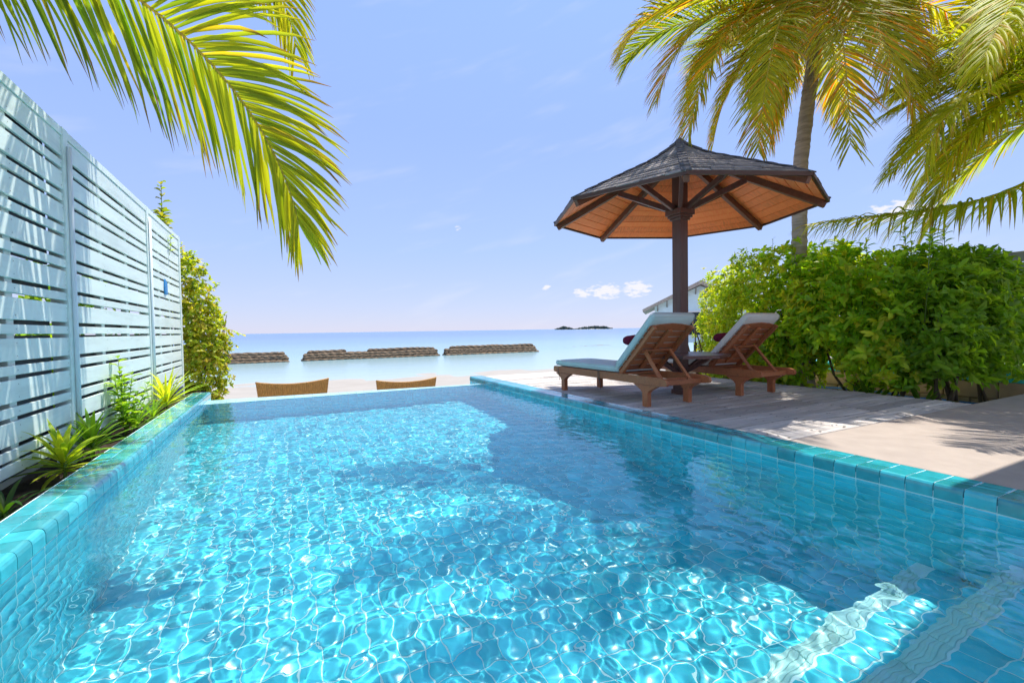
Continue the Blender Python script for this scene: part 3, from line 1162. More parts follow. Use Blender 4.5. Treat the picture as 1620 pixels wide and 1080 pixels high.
# ================================================================== WICKER SOFAS ON THE BEACH
def wicker(loc, rz, label):
    t = thing('wicker_sofa', label, 'wicker sofa', loc, rz, 'wicker sofas on the beach')
    W, H0, H1 = .63, .10, .92
    NW = 66
    vv = []
    rowsz = 8
    for side in (0, 1):
        for j in range(rowsz+1):
            fz = j/rowsz
            for i in range(NW+1):
                u = -1+2*i/NW
                top = H1-.055*(1-u*u)
                z_ = H0+(top-H0)*fz
                half = W*(.86+.14*fz)
                curve = .10*(u*u)+(-.14*fz)
                rib = (.013 if i % 2 == 0 else 0)
                y = curve+(-.012-rib if side == 0 else .025+rib)
                vv.append((u*half, y, z_))
    ff = []
    n1 = NW+1
    off = n1*(rowsz+1)
    for j in range(rowsz):
        for i in range(NW):
            a = j*n1+i
            ff.append((a, a+1, a+1+n1, a+n1))
            ff.append((off+a, off+a+n1, off+a+1+n1, off+a+1))
    for i in range(NW):
        a = rowsz*n1+i
        ff.append((a, a+1, off+a+1, off+a))
    for j in range(rowsz):
        for i in (0, NW):
            a = j*n1+i
            ff.append((a, a+n1, off+a+n1, off+a))
    q = MB()
    q.add(vv, ff)
    bk_ = q.build('backrest', M['wicker'], t)
    q = MB()
    q.tube([(u*W, .10*u*u-.14+.006, H1-.055*(1-u*u)) for u in np.linspace(-1, 1, 20)], .018, 8)
    q.build('top_rim', M['wicker'], bk_, smooth=True)
    q = MB()
    q.cbox(-.54, .54, .05, .95, .10, .30, .02)
    q.build('seat', M['wicker'], t)
    vv, ff = rbox(1.04, .86, .12)
    q = MB()
    q.add([(x, y+.07, z_+.302) for x, y, z_ in vv], ff)
    q.build('cushion', M['cream'], t, smooth=True)
    for s in (-1, 1):
        q = MB()
        q.prism([(.08, .10), (.95, .10), (.95, .42), (.60, .50), (.08, .66)], 'x', *sorted((s*.545, s*.60)))
        q.build('arm', M['wicker'], t)
        for y in (.12, .88):
            q = MB()
            q.tube([(s*.50, y, .11), (s*.51, y, -.03)], .025, 8)
            q.build('leg', M['wicker'], t)
wicker((.165, 9.66, -.925), R(2), 'curved wicker sofa back on the sand, nearer the vine-covered bush')
wicker((2.33, 9.62, -1.03), R(-3), 'curved wicker sofa back on the sand, nearer the timber deck')

# ================================================================== BREAKWATERS
def rope(L, r_=.135, lobes=3, pitch=1.5, seed=0):
    rg = np.random.default_rng(seed)
    n = int(L/.07)
    k = 24
    s = np.linspace(0, L, n)
    th = np.linspace(0, 2*math.pi, k+1)[:-1]
    S, TH = np.meshgrid(s, th, indexing='ij')
    ph = rg.random()*6
    pitch = pitch*rg.uniform(.8, 1.25)*rg.choice([1, 1, -1])
    S2 = S+.12*np.sin(S*1.7+ph)
    rad = r_*rg.uniform(.88, 1.12)*(.72+.42*np.abs(np.cos(lobes/2*(TH-2*math.pi*S2/pitch)+ph))**.8)
    rad *= 1+.05*np.sin(S*3.1+rg.random()*6)
    e_ = np.minimum(S, L-S)
    rad *= np.sqrt(np.clip(e_/.12, .05, 1))
    wob = .035*np.sin(S*.9+rg.random()*6)+.02*np.sin(S*2.3+rg.random()*6)
    V_ = np.stack([S, rad*np.cos(TH)+wob, rad*np.sin(TH)+wob*.5], -1).reshape(-1, 3)
    i_ = np.arange(n-1)[:, None]*k
    j_ = np.arange(k)[None]
    j2 = (j_+1) % k
    F_ = np.stack([i_+j_, i_+j2, i_+k+j2, i_+k+j_], -1).reshape(-1, 4)
    return npmesh('coir_log', V_, F_, M['coir'], smooth=True)


def breakwater(x0, x1, label, tops, y=36.0, nlev=4):
    t = thing('breakwater', label, 'breakwater', (x0, y, -1.15), 0, 'coir log breakwaters in the lagoon')
    L = x1-x0
    seed = int(abs(x0)*10)
    for lev in range(nlev):
        n = 5-lev
        for i in range(n):
            inset = max(0, .12*lev+random.uniform(-.22, .22))
            o = obj('coir_log', rope(L-2*inset, seed=seed+lev*5+i), t, (inset+random.uniform(-.06, .06), (i-(n-1)/2)*.25, .06+lev*.19))
    for (a, b_) in tops:
        obj('coir_log', rope(b_-a, seed=seed+99), t, (a, 0, .06+nlev*.19))
breakwater(-7.5, .37, 'brown coir log breakwater beside the vine-covered bush', [])
breakwater(1.15, 11.45, 'middle coir log breakwater with a dip in its top log', [(.4, 3.1), (4.6, 9.9)], nlev=3)
breakwater(11.85, 20.65, 'coir log breakwater nearest the sun loungers', [])

# low dark reef line further out
q = MB()
for i in range(26):
    cx = 30+random.uniform(-1.5, 3.5)+i*.12
    cy_ = 43.5+random.gauss(0, .25)
    w, d, h_ = random.uniform(.12, .4), random.uniform(.08, .2), random.uniform(.015, .05)
    n = 7
    vv = [(cx+w*math.cos(t), cy_+d*math.sin(t), -1.12) for t in np.linspace(0, 2*math.pi, n+1)[:-1]]+[(cx+random.uniform(-.1, .1), cy_, -1.1+h_)]
    q.add(vv, [(k, (k+1) % n, n) for k in range(n)])
q.build('reef', M['coir'], kind='stuff', label='thin dark line of reef rocks just breaking the lagoon surface', cat='reef')

# ================================================================== FAR ISLAND
ID = 1500.0
def isl(px, up=0.0):
    """a point on the far shore, by compass bearing"""
    b_ = R(26.76)+math.atan((px-810)/720.0)
    return (ID*math.sin(b_)/math.cos(b_-R(26.76)), ID*math.cos(b_)/math.cos(b_-R(26.76)), up)
iv = []
a = Vector(isl(876))
b_ = Vector(isl(980))
ax = (b_-a)
L_ = ax.length
ax.normalize()
nv = Vector((-ax.y, ax.x, 0))
q = MB()
n = 40
pts = []
for i in range(n):
    t = 2*math.pi*i/n
    pts.append(a+ax*(L_/2+L_/2*math.cos(t))+nv*(40+40*math.sin(t)))
q.add([(p.x, p.y, -1.2) for p in pts]+[(*(a+ax*(L_/2)+nv*40).to_2d(), 1.5)]+[], [(i, (i+1) % n, n) for i in range(n)])
q.build('island', M['islandsand'], kind='structure', label='low far island on the horizon', cat='island')
tv = []
tf = []
rg = np.random.default_rng(4)
ico = MB()
for i in range(420):
    u = rg.random()
    px = 880+u*92
    hgt = np.interp(px, [880, 886, 893, 899, 905, 909, 915, 922, 930, 950, 962, 966, 973], [1.5, 7, 12, 10, 6, 1.5, 3, 7, 9.5, 11.5, 10, 5, 1.5])*rg.uniform(.55, 1.05)
    p = a+ax*(L_*(px-876)/104)+nv*rg.uniform(5, 60)
    w = rg.uniform(1.6, 3.2)
    z0 = -.5
    n = 6
    vv = []
    for lev, (fr, rr_) in enumerate(((0.0, .5), (.35, 1.0), (.7, .95), (1.0, .3))):
        for k in range(n):
            an = 2*math.pi*k/n+lev
            r_ = w*rr_*rg.uniform(.7, 1.2)
            vv.append((p.x+r_*math.cos(an), p.y+r_*math.sin(an), z0+hgt*fr))
    ff = [(l*n+k, l*n+(k+1) % n, (l+1)*n+(k+1) % n, (l+1)*n+k) for l in range(3) for k in range(n)]+[tuple(range(3*n, 4*n))]
    ico.add(vv, ff)
ico.build('island_trees', M['islandtree'], kind='stuff', label='dark line of trees covering the far island', cat='trees')

# ================================================================== BEACH HOUSE behind the post
hb = R(26.76)+math.atan((1045-810)/720.0)
hs = thing('beach_house', 'pale blue beach house with thatched roof behind the sunshade post', 'house', (24.75, 21.3, -.72), -hb)
# local: x to the right as seen, y away
q = MB()
HW, HZ0, HR = 2.9, 3.05, 4.35
q.prism([(-HW, .6), (HW, .6), (HW, HZ0), (0, HR), (-HW, HZ0)], 'y', 0, 5)
q.build('wall', M['housewall'], hs)
for s in (-1, 1):
    q = MB()
    e0 = (s*(HW+.75), HZ0-.42+.05)
    q.prism([e0, (0, HR+.06), (0, HR+.32), (s*(HW+.78), HZ0-.20)], 'y', -.6, 5.6)
    q.build('thatch_roof', M['thatch'], hs)
    for i in range(5):
        q = MB()
        x = s*(HW-.2-i*.6)
        zt = HZ0+(HR-HZ0)*(1-abs(x)/HW)
        q.beam((x, -.5, zt+.04), (x, -.03, zt-.4), .08, .08)
        q.build('bracket', M['greypaint'], hs)
for x in (-2.5, 0, 2.5):
    for y in (.4, 4.6):
        q = MB()
        q.tube([(x, y, -.6), (x, y, .62)], .14, 8)
        q.build('stilt', M['stem'], hs)
q = MB()
q.cbox(-1.0, .6, -.04, -.005, 1.1, 2.6, .02)
win_ = q.build('window', M['glass'], hs)
for (x0, x1, z0, z1) in ((-1.1, -1.0, 1.0, 2.7), (.6, .7, 1.0, 2.7), (-.998, .598, 2.602, 2.7), (-.998, .598, 1.0, 1.098)):
    q = MB()
    q.cbox(x0, x1, -.06, -.006, z0, z1, .01)
    q.build('window_frame', M['whitewall'], win_)

# ================================================================== NEIGHBOUR: raised pool, grey fence, hose
nb = thing('neighbour_pool', 'sandstone block pool base with turquoise rim behind the hedge', 'pool wall', (9.5, 4.6, -.5))
for r_ in range(2):
    for i in range(12):
        q = MB()
        y0 = -2.8+i*.62+(.31 if r_ else 0)
        q.cbox(-.16, .16, y0+.006, y0+.614, .005+r_*.265, .262+r_*.265, .012)
        q.build('stone_block', M['stone'], nb, loc=(random.gauss(0, .006), 0, 0))
for i in range(26):
    q = MB()
    y0 = -2.85+i*.295
    q.cbox(-.17, .5, y0+.003, y0+.292, .53, .69, .006)
    q.build('rim_tile', M['turq'], nb)
gf = thing('grey_fence', 'grey slatted fence in shade behind the hedge', 'fence', (10.5, 5, 0))
for i in range(9):
    q = MB()
    q.cbox(-.015, .015, -4, .9, .34+i*.19, .34+i*.19+.165, .004)
    q.build('slat', M['greypaint'], gf)
for y in (-3.9, -2.3, -.7, .8):
    q = MB()
    q.cbox(.02, .10, y-.05, y+.05, -.35, 2.02, .004)
    q.build('post', M['greypaint'], gf)
q = MB()
q.tube([(9.24+.05*math.sin(i*.9), 2.4+i*.2, -.30+.012*math.sin(i*1.7)+.02*(i > 8)) for i in range(16)], .013, 8)
q.build('garden_hose', M['bluehose'], smooth=True, label='blue garden hose lying along the sandstone wall behind the hedge', cat='hose')

# ================================================================== VILLA (behind the camera, its eave shades the terrace)
vil = thing('villa', 'white villa veranda roof on posts behind the near pool end', 'house', (4.6, -1.0, 0))
q = MB()
q.cbox(-3.3, 4.4, -1.2, 2.5, 3.6, 3.8, .02)
q.build('roof', M['whitewall'], vil)
for x in (-3.1, .6, 4.2):
    q = MB()
    q.cbox(x-.09, x+.09, -1.1, -.92, 0, 3.598, .01)
    q.build('post', M['whitewall'], vil)

# ================================================================== PALMS
def bez(P, t):
    P = [np.array(p, float) for p in P]
    t = np.asarray(t)[:, None]
    return (1-t)**3*P[0]+3*(1-t)**2*t*P[1]+3*(1-t)*t*t*P[2]+t**3*P[3]


def frond(name, P, parent, nl=70, Lmax=.85, W=.042, ref=(0, 0, 1), droop=.75, cols=None, seed=0, spread=(62, 24), t0=.14, ragged=.12, gone=0.0, fold=.35, rr=.018, lab=None):
    """feather palm leaf: a rachis along the curve P with folded leaflets on both sides"""
    rg = np.random.default_rng(seed)
    ts = np.linspace(0, 1, 60)
    C = bez(P, ts)
    # rachis
    q = MB()
    q.tube([tuple(c) for c in C[::3]]+[tuple(C[-1])], list(rr*(1-.85*np.linspace(0, 1, len(C[::3])+1))), 6)
    nv0 = len(q.v)
    Vr = np.array(q.v)
    Fr4 = [f for f in q.f if len(f) == 4]
    t = t0+(1-t0)*np.linspace(0, 1, nl)**.92
    t = np.repeat(t, 2)
    side = np.tile([1.0, -1.0], nl)
    t = np.clip(t+rg.normal(0, .003, len(t)), 0, .998)
    keep = rg.random(len(t)) > gone
    t, side = t[keep], side[keep]
    n = len(t)
    pos = np.stack([np.interp(t, ts, C[:, k]) for k in range(3)], -1)
    dT = np.gradient(C, ts, axis=0)
    T = unit(np.stack([np.interp(t, ts, dT[:, k]) for k in range(3)], -1))
    U = np.array(ref, float)[None]-T*(T@np.array(ref, float))[:, None]
    U = unit(U)
    S = np.cross(T, U)*side[:, None]
    tl = (t-t0)/(1-t0)
    al = np.radians(spread[0]+(spread[1]-spread[0])*tl+rg.normal(0, 4, n))
    Ln = Lmax*np.interp(tl, [0, .12, .4, .75, 1], [.55, .85, 1.0, .75, .38])*(1+rg.normal(0, ragged, n)*.6)
    d0 = unit(T*np.cos(al)[:, None]+S*np.sin(al)[:, None]+U*(.18+rg.normal(0, .05, n))[:, None])
    segs = 6
    ss = np.linspace(0, 1, segs+1)
    wprof = np.interp(ss, [0, .08, .35, .7, .9, 1], [.5, .85, 1, .72, .38, .04])
    dr = droop*(1+rg.normal(0, .22, n))
    p = pos.copy()
    d = d0.copy()
    secs = []
    G = np.array([0, 0, -1.0])
    for j in range(segs+1):
        if j:
            step = Ln/segs
            d = unit(d+G[None]*(dr*ss[j]*1.1/segs*2)[:, None]+rg.normal(0, .02, (n, 3)))
            p = p+d*step[:, None]
        bn = unit(np.cross(d, U))                       # across the blade
        up = unit(np.cross(bn, d))
        w = W*wprof[j]*(.85+.3*rg.random(n))*np.interp(tl, [0, .5, 1], [1, 1, .6])
        secs.append((p-bn*(w/2)[:, None]-up*(w*fold)[:, None], p.copy(), p+bn*(w/2)[:, None]-up*(w*fold)[:, None]))
    Vl = np.stack([np.stack(s, 1) for s in secs], 1)         # n, segs+1, 3, 3
    Vl = Vl.reshape(n, -1, 3)
    f = []
    for j in range(segs):
        a_ = j*3
        f += [(a_, a_+1, a_+4, a_+3), (a_+1, a_+2, a_+5, a_+4)]
    f = np.array(f)
    Fl = (f[None]+(np.arange(n)*Vl.shape[1])[:, None, None]).reshape(-1, 4)
    # leaf colour: base hue, older leaflets, brown tips
    c0, c1, c2, tipc, pold = cols
    m = rg.random(n)
    pm_ = np.clip(tl*.8+rg.normal(0, .22, n), 0, 1)[:, None]
    cl_ = np.array(c0)*(1-pm_)+np.array(c1)*pm_
    old = (m < pold)[:, None]
    cl_ = np.where(old, np.array(c2)*(.8+.4*rg.random((n, 1))), cl_)
    cl_ = cl_*(.8+.4*rg.random((n, 1)))
    cv_ = np.repeat(cl_[:, None, :], Vl.shape[1], 1)
    sj = np.repeat(ss, 3)[None, :, None]
    tipw = np.clip((sj-.80+rg.normal(0, .08, (n, 1, 1)))/.2, 0, 1)
    cv_ = cv_*(1-tipw)+np.array(tipc)*tipw
    Vall = np.concatenate([Vr, Vl.reshape(-1, 3)])
    Fall = np.concatenate([np.array(Fr4), Fl+nv0])
    call = np.concatenate([np.tile(np.array([.40, .36, .08]), (nv0, 1)), cv_.reshape(-1, 3)])
    o = obj(name, npmesh(name, Vall-np.array(parent.location), Fall, M['frond'], call, smooth=True), parent)
    return o


def trunk(parent, pts, rad, seed=0):
    rg = np.random.default_rng(seed)
    P = [np.array(p) for p in pts]
    tt = np.linspace(0, len(P)-1, 110)
    C = np.stack([np.interp(tt, range(len(P)), [p[k] for p in P]) for k in range(3)], -1)
    # smooth
    for _ in range(14):
        C[1:-1] = (C[:-2]+2*C[1:-1]+C[2:])/4
    rr_ = np.interp(tt, range(len(P)), rad)
    s = np.concatenate([[0], np.cumsum(np.linalg.norm(np.diff(C, axis=0), axis=1))])
    ring = 1+.07*np.abs(np.sin(s/.11*math.pi))**5+.015*rg.normal(0, 1, len(s))
    rr_ = rr_*ring
    k = 18
    th = np.linspace(0, 2*math.pi, k+1)[:-1]
    lump = 1+.03*np.sin(3*th+1)[None]+.02*rg.normal(0, 1, (len(s), k))
    V_ = np.stack([C[:, None, 0]+rr_[:, None]*lump*np.cos(th)[None], C[:, None, 1]+rr_[:, None]*lump*np.sin(th)[None], np.repeat(C[:, None, 2], k, 1)], -1).reshape(-1, 3)
    i_ = np.arange(len(s)-1)[:, None]*k
    j_ = np.arange(k)[None]
    j2 = (j_+1) % k
    F_ = np.stack([i_+j_, i_+j2, i_+k+j2, i_+k+j_], -1).reshape(-1, 4)
    return obj('trunk', npmesh('trunk', V_-np.array(parent.location), F_, M['bark'], smooth=True), parent)


OLIVE = ((.22, .27, .02), (.42, .37, .03), (.55, .27, .025), (.28, .17, .06), .16)
GREEN = ((.10, .19, .02), (.22, .25, .02), (.40, .26, .03), (.22, .13, .05), .04)
LIME = ((.25, .34, .02), (.42, .43, .03), (.48, .36, .03), (.28, .18, .06), .08)
DEEP = ((.11, .21, .018), (.40, .40, .025), (.42, .34, .03), (.16, .08, .04), .02)

# main palm behind the sunshade
pt = thing('palm_tree', 'tall coconut palm rising behind the sunshade from the hedge', 'palm tree', (7.55, 4.42, -.3))
trunk(pt, [(7.55, 4.42, -.35), (7.48, 4.42, .6), (7.33, 4.40, 2.0), (7.29, 4.36, 3.4), (7.36, 4.28, 4.4), (7.52, 4.24, 5.4)], [.150, .122, .104, .102, .098, .094], 2)
CR = np.array((7.54, 4.24, 5.38))
tips = [((4.51, 5.24, 4.90), OLIVE, .80, 1), ((4.84, 4.35, 3.42), OLIVE, .80, 2), ((4.91, 3.41, 2.90), OLIVE, .82, 3), ((6.55, 4.60, 4.35), GREEN, .75, 4),
        ((5.62, 2.82, 2.88), OLIVE, .82, 5), ((7.06, 2.78, 3.13), OLIVE, .80, 6), ((6.3, 5.6, 4.75), OLIVE, .80, 7), ((8.02, 3.0, 4.1), OLIVE, .80, 8),
        ((9.7, 3.1, 5.1), OLIVE, .80, 9), ((4.75, 4.8, 4.1), OLIVE, .80, 10), ((8.4, 5.6, 4.9), OLIVE, .85, 11), ((9.4, 4.9, 4.9), OLIVE, .85, 12),
        ((6.0, 3.3, 4.2), OLIVE, .8, 13), ((5.5, 4.9, 4.0), OLIVE, .85, 20), ((6.2, 2.7, 3.6), OLIVE, .85, 21), ((5.5, 3.7, 3.7), OLIVE, .85, 22), ((8.3, 3.2, 3.6), OLIVE, .85, 23), ((6.6, 3.0, 4.4), GREEN, .8, 24), ((7.8, 5.2, 4.2), OLIVE, .85, 25), ((6.6, 5.4, 4.0), OLIVE, .85, 26), ((7.6, 2.3, 4.4), OLIVE, .8, 14), ((5.6, 6.4, 5.6), GREEN, .9, 15), ((8.0, 6.9, 6.4), GREEN, .9, 18), ((4.9, 2.9, 5.7), OLIVE, .9, 16)]
for P, sd in (([CR, (5.6, 4.1, 7.6), (3.8, 3.95, 7.0), (2.55, 3.85, 5.3)], 71), ([CR, (5.8, 3.5, 7.7), (3.9, 3.0, 7.1), (2.5, 2.75, 5.3)], 72), ([CR, (5.7, 4.8, 7.8), (4.0, 5.3, 7.2), (2.9, 5.5, 5.7)], 73)):
    frond('frond', P, pt, 84, .8, .036, ref=(-.4, 0, 1), droop=.5, cols=GREEN, seed=sd)
for (tp, cs, Lm, sd) in tips:
    tp = np.array(tp)
    rad_ = tp-CR
    rad_[2] = 0
    hl = np.linalg.norm(rad_)
    rad_ = rad_/max(hl, .01)
    drop = CR[2]-tp[2]
    P = [CR, CR+rad_*hl*.38+np.array((0, 0, .55+.12*hl)), tp+np.array((0, 0, .35*drop+.75))-rad_*.12*hl, tp]
    frond('frond', P, pt, 112, Lm*1.08, .027, ref=tuple(rad_*.9+np.array((0, 0, .6))), droop=.40, cols=cs, seed=sd, spread=(60, 24), gone=.02)
for i in range(5):
    q = MB()
    an = i*1.3
    c = Vector((7.53, 4.24, 5.2))
    q.tube([c, c+Vector((.16*math.cos(an), .16*math.sin(an), .12)), c+Vector((.30*math.cos(an), .30*math.sin(an), .02))], [.03, .035, .02], 7)
    o = q.build('frond_stub', M['bark'], pt, smooth=True, loc=-Vector(pt.location))

# right palm: crown just outside the picture
pr_ = thing('palm_tree', 'palm reaching in from the right edge with bright yellow-green fronds', 'palm tree', (9.75, 1.65, -.3))
trunk(pr_, [(9.75, 1.65, -.35), (9.72, 1.68, 1.0), (9.7, 1.72, 2.6), (9.68, 1.78, 3.95)], [.18, .15, .14, .13], 5)
gl = [([(9.68, 1.81, 3.9), (8.97, 2.3, 4.64), (8.06, 2.87, 4.42), (7.35, 3.22, 4.0)], LIME, .85, 31),
      ([(9.68, 1.78, 3.8), (8.3, 2.06, 4.0), (6.95, 2.56, 3.80), (6.72, 2.6, 2.75)], LIME, .90, 32),
      ([(9.7, 1.8, 3.7), (9.3, 2.29, 2.35), (8.24, 3.06, 2.55), (6.72, 3.82, 2.33)], LIME, .92, 33),
      ([(9.7, 1.8, 3.9), (9.6, 2.65, 4.3), (9.3, 3.28, 3.8), (8.9, 3.56, 2.9)], LIME, .80, 34),
      ([(9.7, 1.8, 3.95), (10.2, 2.45, 5.5), (9.79, 3.05, 5.96), (9.12, 3.48, 5.25)], LIME, .85, 35),
      ([(9.68, 1.78, 3.9), (8.4, 1.8, 4.9), (7.0, 1.93, 4.5), (6.5, 2.05, 3.45)], LIME, .85, 36),
      ([(9.7, 1.75, 3.9), (9.0, 2.4, 4.0), (8.4, 2.9, 3.4), (8.1, 3.1, 2.5)], LIME, .80, 37),
      ([(9.7, 1.8, 3.9), (8.2, 1.75, 5.0), (6.5, 1.7, 4.6), (5.5, 1.72, 3.2)], LIME, .85, 46),
      ([(9.7, 1.8, 3.9), (8.4, 1.4, 5.0), (7.0, 1.15, 4.6), (6.0, 1.1, 3.3)], LIME, .85, 47),
      ([(9.7, 1.8, 3.9), (9.0, 2.2, 4.35), (8.1, 2.75, 4.2), (7.25, 3.15, 3.7)], LIME, .80, 48),
      ([(9.7, 1.8, 3.9), (9.2, 2.3, 4.9), (8.6, 2.9, 5.0), (7.75, 3.3, 4.6)], LIME, .80, 49),
      ([(9.7, 1.8, 3.9), (8.9, 2.5, 4.5), (8.2, 3.0, 3.9), (7.6, 3.3, 3.0)], LIME, .85, 42),
      ([(9.7, 1.8, 3.9), (9.3, 2.6, 4.9), (8.9, 3.2, 4.9), (8.3, 3.5, 4.3)], LIME, .85, 43),
      ([(9.7, 1.8, 3.9), (9.7, 2.6, 4.0), (9.6, 3.3, 3.4), (9.3, 3.6, 2.3)], LIME, .85, 44),
      ([(9.7, 1.8, 3.9), (8.8, 2.1, 4.2), (7.9, 2.5, 3.7), (7.5, 2.7, 2.8)], LIME, .85, 45),
      ([(9.7, 1.75, 3.9), (10.6, 1.6, 5.2), (12.0, 1.5, 5.0), (12.8, 1.4, 3.7)], GREEN, .9, 39),
      ([(9.7, 1.75, 3.9), (9.9, .8, 5.2), (10.4, -.6, 4.8), (10.6, -1.2, 3.6)], GREEN, .9, 40)]
for P, cs, Lm, sd in gl:
    d = np.array(P[3])-np.array(P[0])
    frond('frond', P, pr_, 108, Lm*1.05, .031, ref=(d[0]*.12, d[1]*.12, 1), droop=1.5 if sd == 33 else .7, cols=cs, seed=sd, spread=(66, 26), gone=.02)

# left palm behind the fence, one big frond hanging over it
pl_ = thing('palm_tree', 'palm behind the blue fence with a big green frond hanging over it', 'palm tree', (-3.6, 6.0, -.3))
trunk(pl_, [(-3.6, 6.0, -.35), (-3.55, 6.0, 1.2), (-3.4, 5.9, 2.8), (-3.15, 5.84, 4.5)], [.18, .15, .14, .13], 8)
C3 = (-3.12, 5.82, 4.45)
frond('frond', [C3, (-1.42, 4.75, 4.30), (-0.06, 3.95, 2.95), (0.13, 3.77, 1.72)], pl_, 136, 1.10, .041, ref=(.35, .80, .50), droop=.42, cols=DEEP, seed=61, spread=(86, 20), t0=.06, rr=.022)
frond('frond', [C3, (-1.87, 6.02, 6.2), (-.04, 5.3, 5.6), (.2, 5.24, 3.85)], pl_, 96, .95, .040, ref=(.3, .8, .6), droop=.7, cols=DEEP, seed=62, spread=(66, 22))
for P, sd in (([C3, (-2.4, 4.7, 5.8), (-1.6, 3.6, 5.5), (-1.2, 2.85, 4.3)], 63), ([C3, (-4.1, 6.3, 5.9), (-5.3, 6.8, 5.5), (-6.1, 7.0, 4.1)], 65),
              ([C3, (-3.7, 5.0, 5.9), (-4.1, 3.8, 5.5), (-4.3, 3.0, 3.9)], 66), ([C3, (-1.8, 5.7, 6.6), (-.4, 5.5, 6.6), (.5, 5.2, 5.6)], 68),
              ([C3, (-2.8, 4.9, 5.2), (-2.4, 4.0, 4.6), (-2.2, 3.5, 3.4)], 69), ([C3, (-3.6, 6.8, 5.8), (-4.0, 8.0, 5.4), (-4.2, 8.8, 4.0)], 70)):
    frond('frond', P, pl_, 80, .85, .042, ref=(0, 0, 1), droop=.8, cols=GREEN, seed=sd)


# ================================================================== FOLIAGE
def leaves(pos, axis, up, L, W, cols, cup=.25, bend=.25):
    """pointed folded leaves, one per row: pos, axis (unit), up hint; 3 cross rows -> 8 verts, 8 tris"""
    n = len(pos)
    S = unit(np.cross(axis, up))
    U = unit(np.cross(S, axis))
    L = L[:, None]
    W = W[:, None]
    a = pos
    m1 = pos+axis*L*.38+U*L*.02
    m2 = pos+axis*L*.75-U*L*bend*.35
    tp = pos+axis*L-U*L*bend
    V_ = np.stack([a, m1-S*W*.42+U*W*cup, m1, m1+S*W*.42+U*W*cup, m2-S*W*.5+U*W*cup, m2, m2+S*W*.5+U*W*cup, tp], 1)
    f = np.array([(0, 2, 1), (0, 3, 2), (1, 2, 5), (1, 5, 4), (2, 3, 6), (2, 6, 5), (4, 5, 7), (5, 6, 7)])
    F_ = (f[None]+(np.arange(n)*8)[:, None, None]).reshape(-1, 3)
    C_ = np.repeat(cols[:, None, :], 8, 1)
    return V_.reshape(-1, 3), F_, C_.reshape(-1, 3)


def rosettes(centres, axes, nper, L, W, palette, rg, open_=(25, 80)):
    n = len(centres)
    k = nper
    A = np.repeat(unit(axes), k, 0)
    Cn = np.repeat(centres, k, 0)
    ref = np.where(np.abs(A[:, 2:3]) > .9, np.array([[1.0, 0, 0]]), np.array([[0, 0, 1.0]]))
    X = unit(np.cross(A, ref))
    Y = np.cross(A, X)
    ph = rg.random(n*k)*2*math.pi
    inc = np.radians(rg.uniform(open_[0], open_[1], n*k))
    d = A*np.cos(inc)[:, None]+(X*np.cos(ph)[:, None]+Y*np.sin(ph)[:, None])*np.sin(inc)[:, None]
    LL = L*np.clip(np.exp(rg.normal(-.08, .36, n*k)), .4, 1.9)*np.repeat(rg.uniform(.75, 1.25, n), k)
    WW = W*rg.uniform(.75, 1.2, n*k)
    pal = np.array(palette)
    ci = np.repeat(rg.integers(0, len(pal), n), k)
    mix = rg.random((n*k, 1))*.6
    cc = pal[ci]*(1-mix)+pal[rg.integers(0, len(pal), n*k)]*mix
    cc = cc*rg.uniform(.75, 1.25, (n*k, 1))
    return leaves(Cn+d*.005, d, A, LL, WW, cc)


def hedge(name, label, blobs, nros, L, W, palette, seed, nper=8, stems=(), parentloc=(0, 0, 0), cat='hedge', surf=.55, box=False):
    rg = np.random.default_rng(seed)
    t = thing(name, label, cat, parentloc)
    pl = np.array(parentloc)
    Vs, Fs, Cs = [], [], []
    off = 0
    vol = np.array([b_[3]*b_[4]*b_[5] for b_ in blobs])**.75
    for b_, v in zip(blobs, vol/vol.sum()):
        c = np.array(b_[:3])
        rad_ = np.array(b_[3:6])
        n = int(nros*v)
        d = unit(rg.normal(0, 1, (n, 3)))
        r_ = (surf+(1.06-surf)*rg.random(n)**.6)[:, None]
        # lumpy outline
        lum = 1+.10*np.sin(d[:, :1]*7+c[0]*3)*np.sin(d[:, 1:2]*6+c[1]*5)+.07*np.sin(d[:, 2:3]*11+c[1])
        sh_ = d/np.power(np.power(np.abs(d), 3.2).sum(1, keepdims=True), 1/3.2) if box else d
        p = c+sh_*rad_*r_*lum*(.93 if box else 1)
        hol = np.sin(p[:, 0]*5.1+p[:, 2]*3.3)*np.sin(p[:, 1]*5.7+1.3)*np.sin(p[:, 2]*6.1+p[:, 1]*2.0)
        ok = (p[:, 2] > b_[6]) & ((hol < .30) | (rg.random(len(p)) < .25))
        p, d = p[ok], d[ok]
        ax = unit(d/rad_*rad_.mean()*.7+np.array([0, 0, .75])+rg.normal(0, .45, p.shape))
        V_, F_, C_ = rosettes(p, ax, nper, L, W, palette, rg)
        Vs.append(V_)
        Fs.append(F_+off)
        Cs.append(C_)
        off += len(V_)
    obj('foliage', npmesh('foliage', np.concatenate(Vs)-pl, np.concatenate(Fs), M['leaf'], np.concatenate(Cs)), t, kind='stuff')
    for (bx, by, n) in stems:
        for k in range(n):
            q = MB()
            an = rg.random()*6.28
            sp = rg.uniform(.15, .5)
            p0 = Vector((bx+rg.normal(0, .06), by+rg.normal(0, .06), -.34))
            p3 = Vector((bx+sp*math.cos(an), by+sp*math.sin(an), rg.uniform(.7, 1.3)))
            p1 = p0.lerp(p3, .35)+Vector((rg.normal(0, .06), rg.normal(0, .06), 0))
            p2 = p0.lerp(p3, .7)+Vector((rg.normal(0, .06), rg.normal(0, .06), 0))
            q.tube([p0, p1, p2, p3], [.022, .018, .013, .006], 6)
            q.build('stem', M['stem'], t, smooth=True, loc=-Vector(parentloc))
    return t


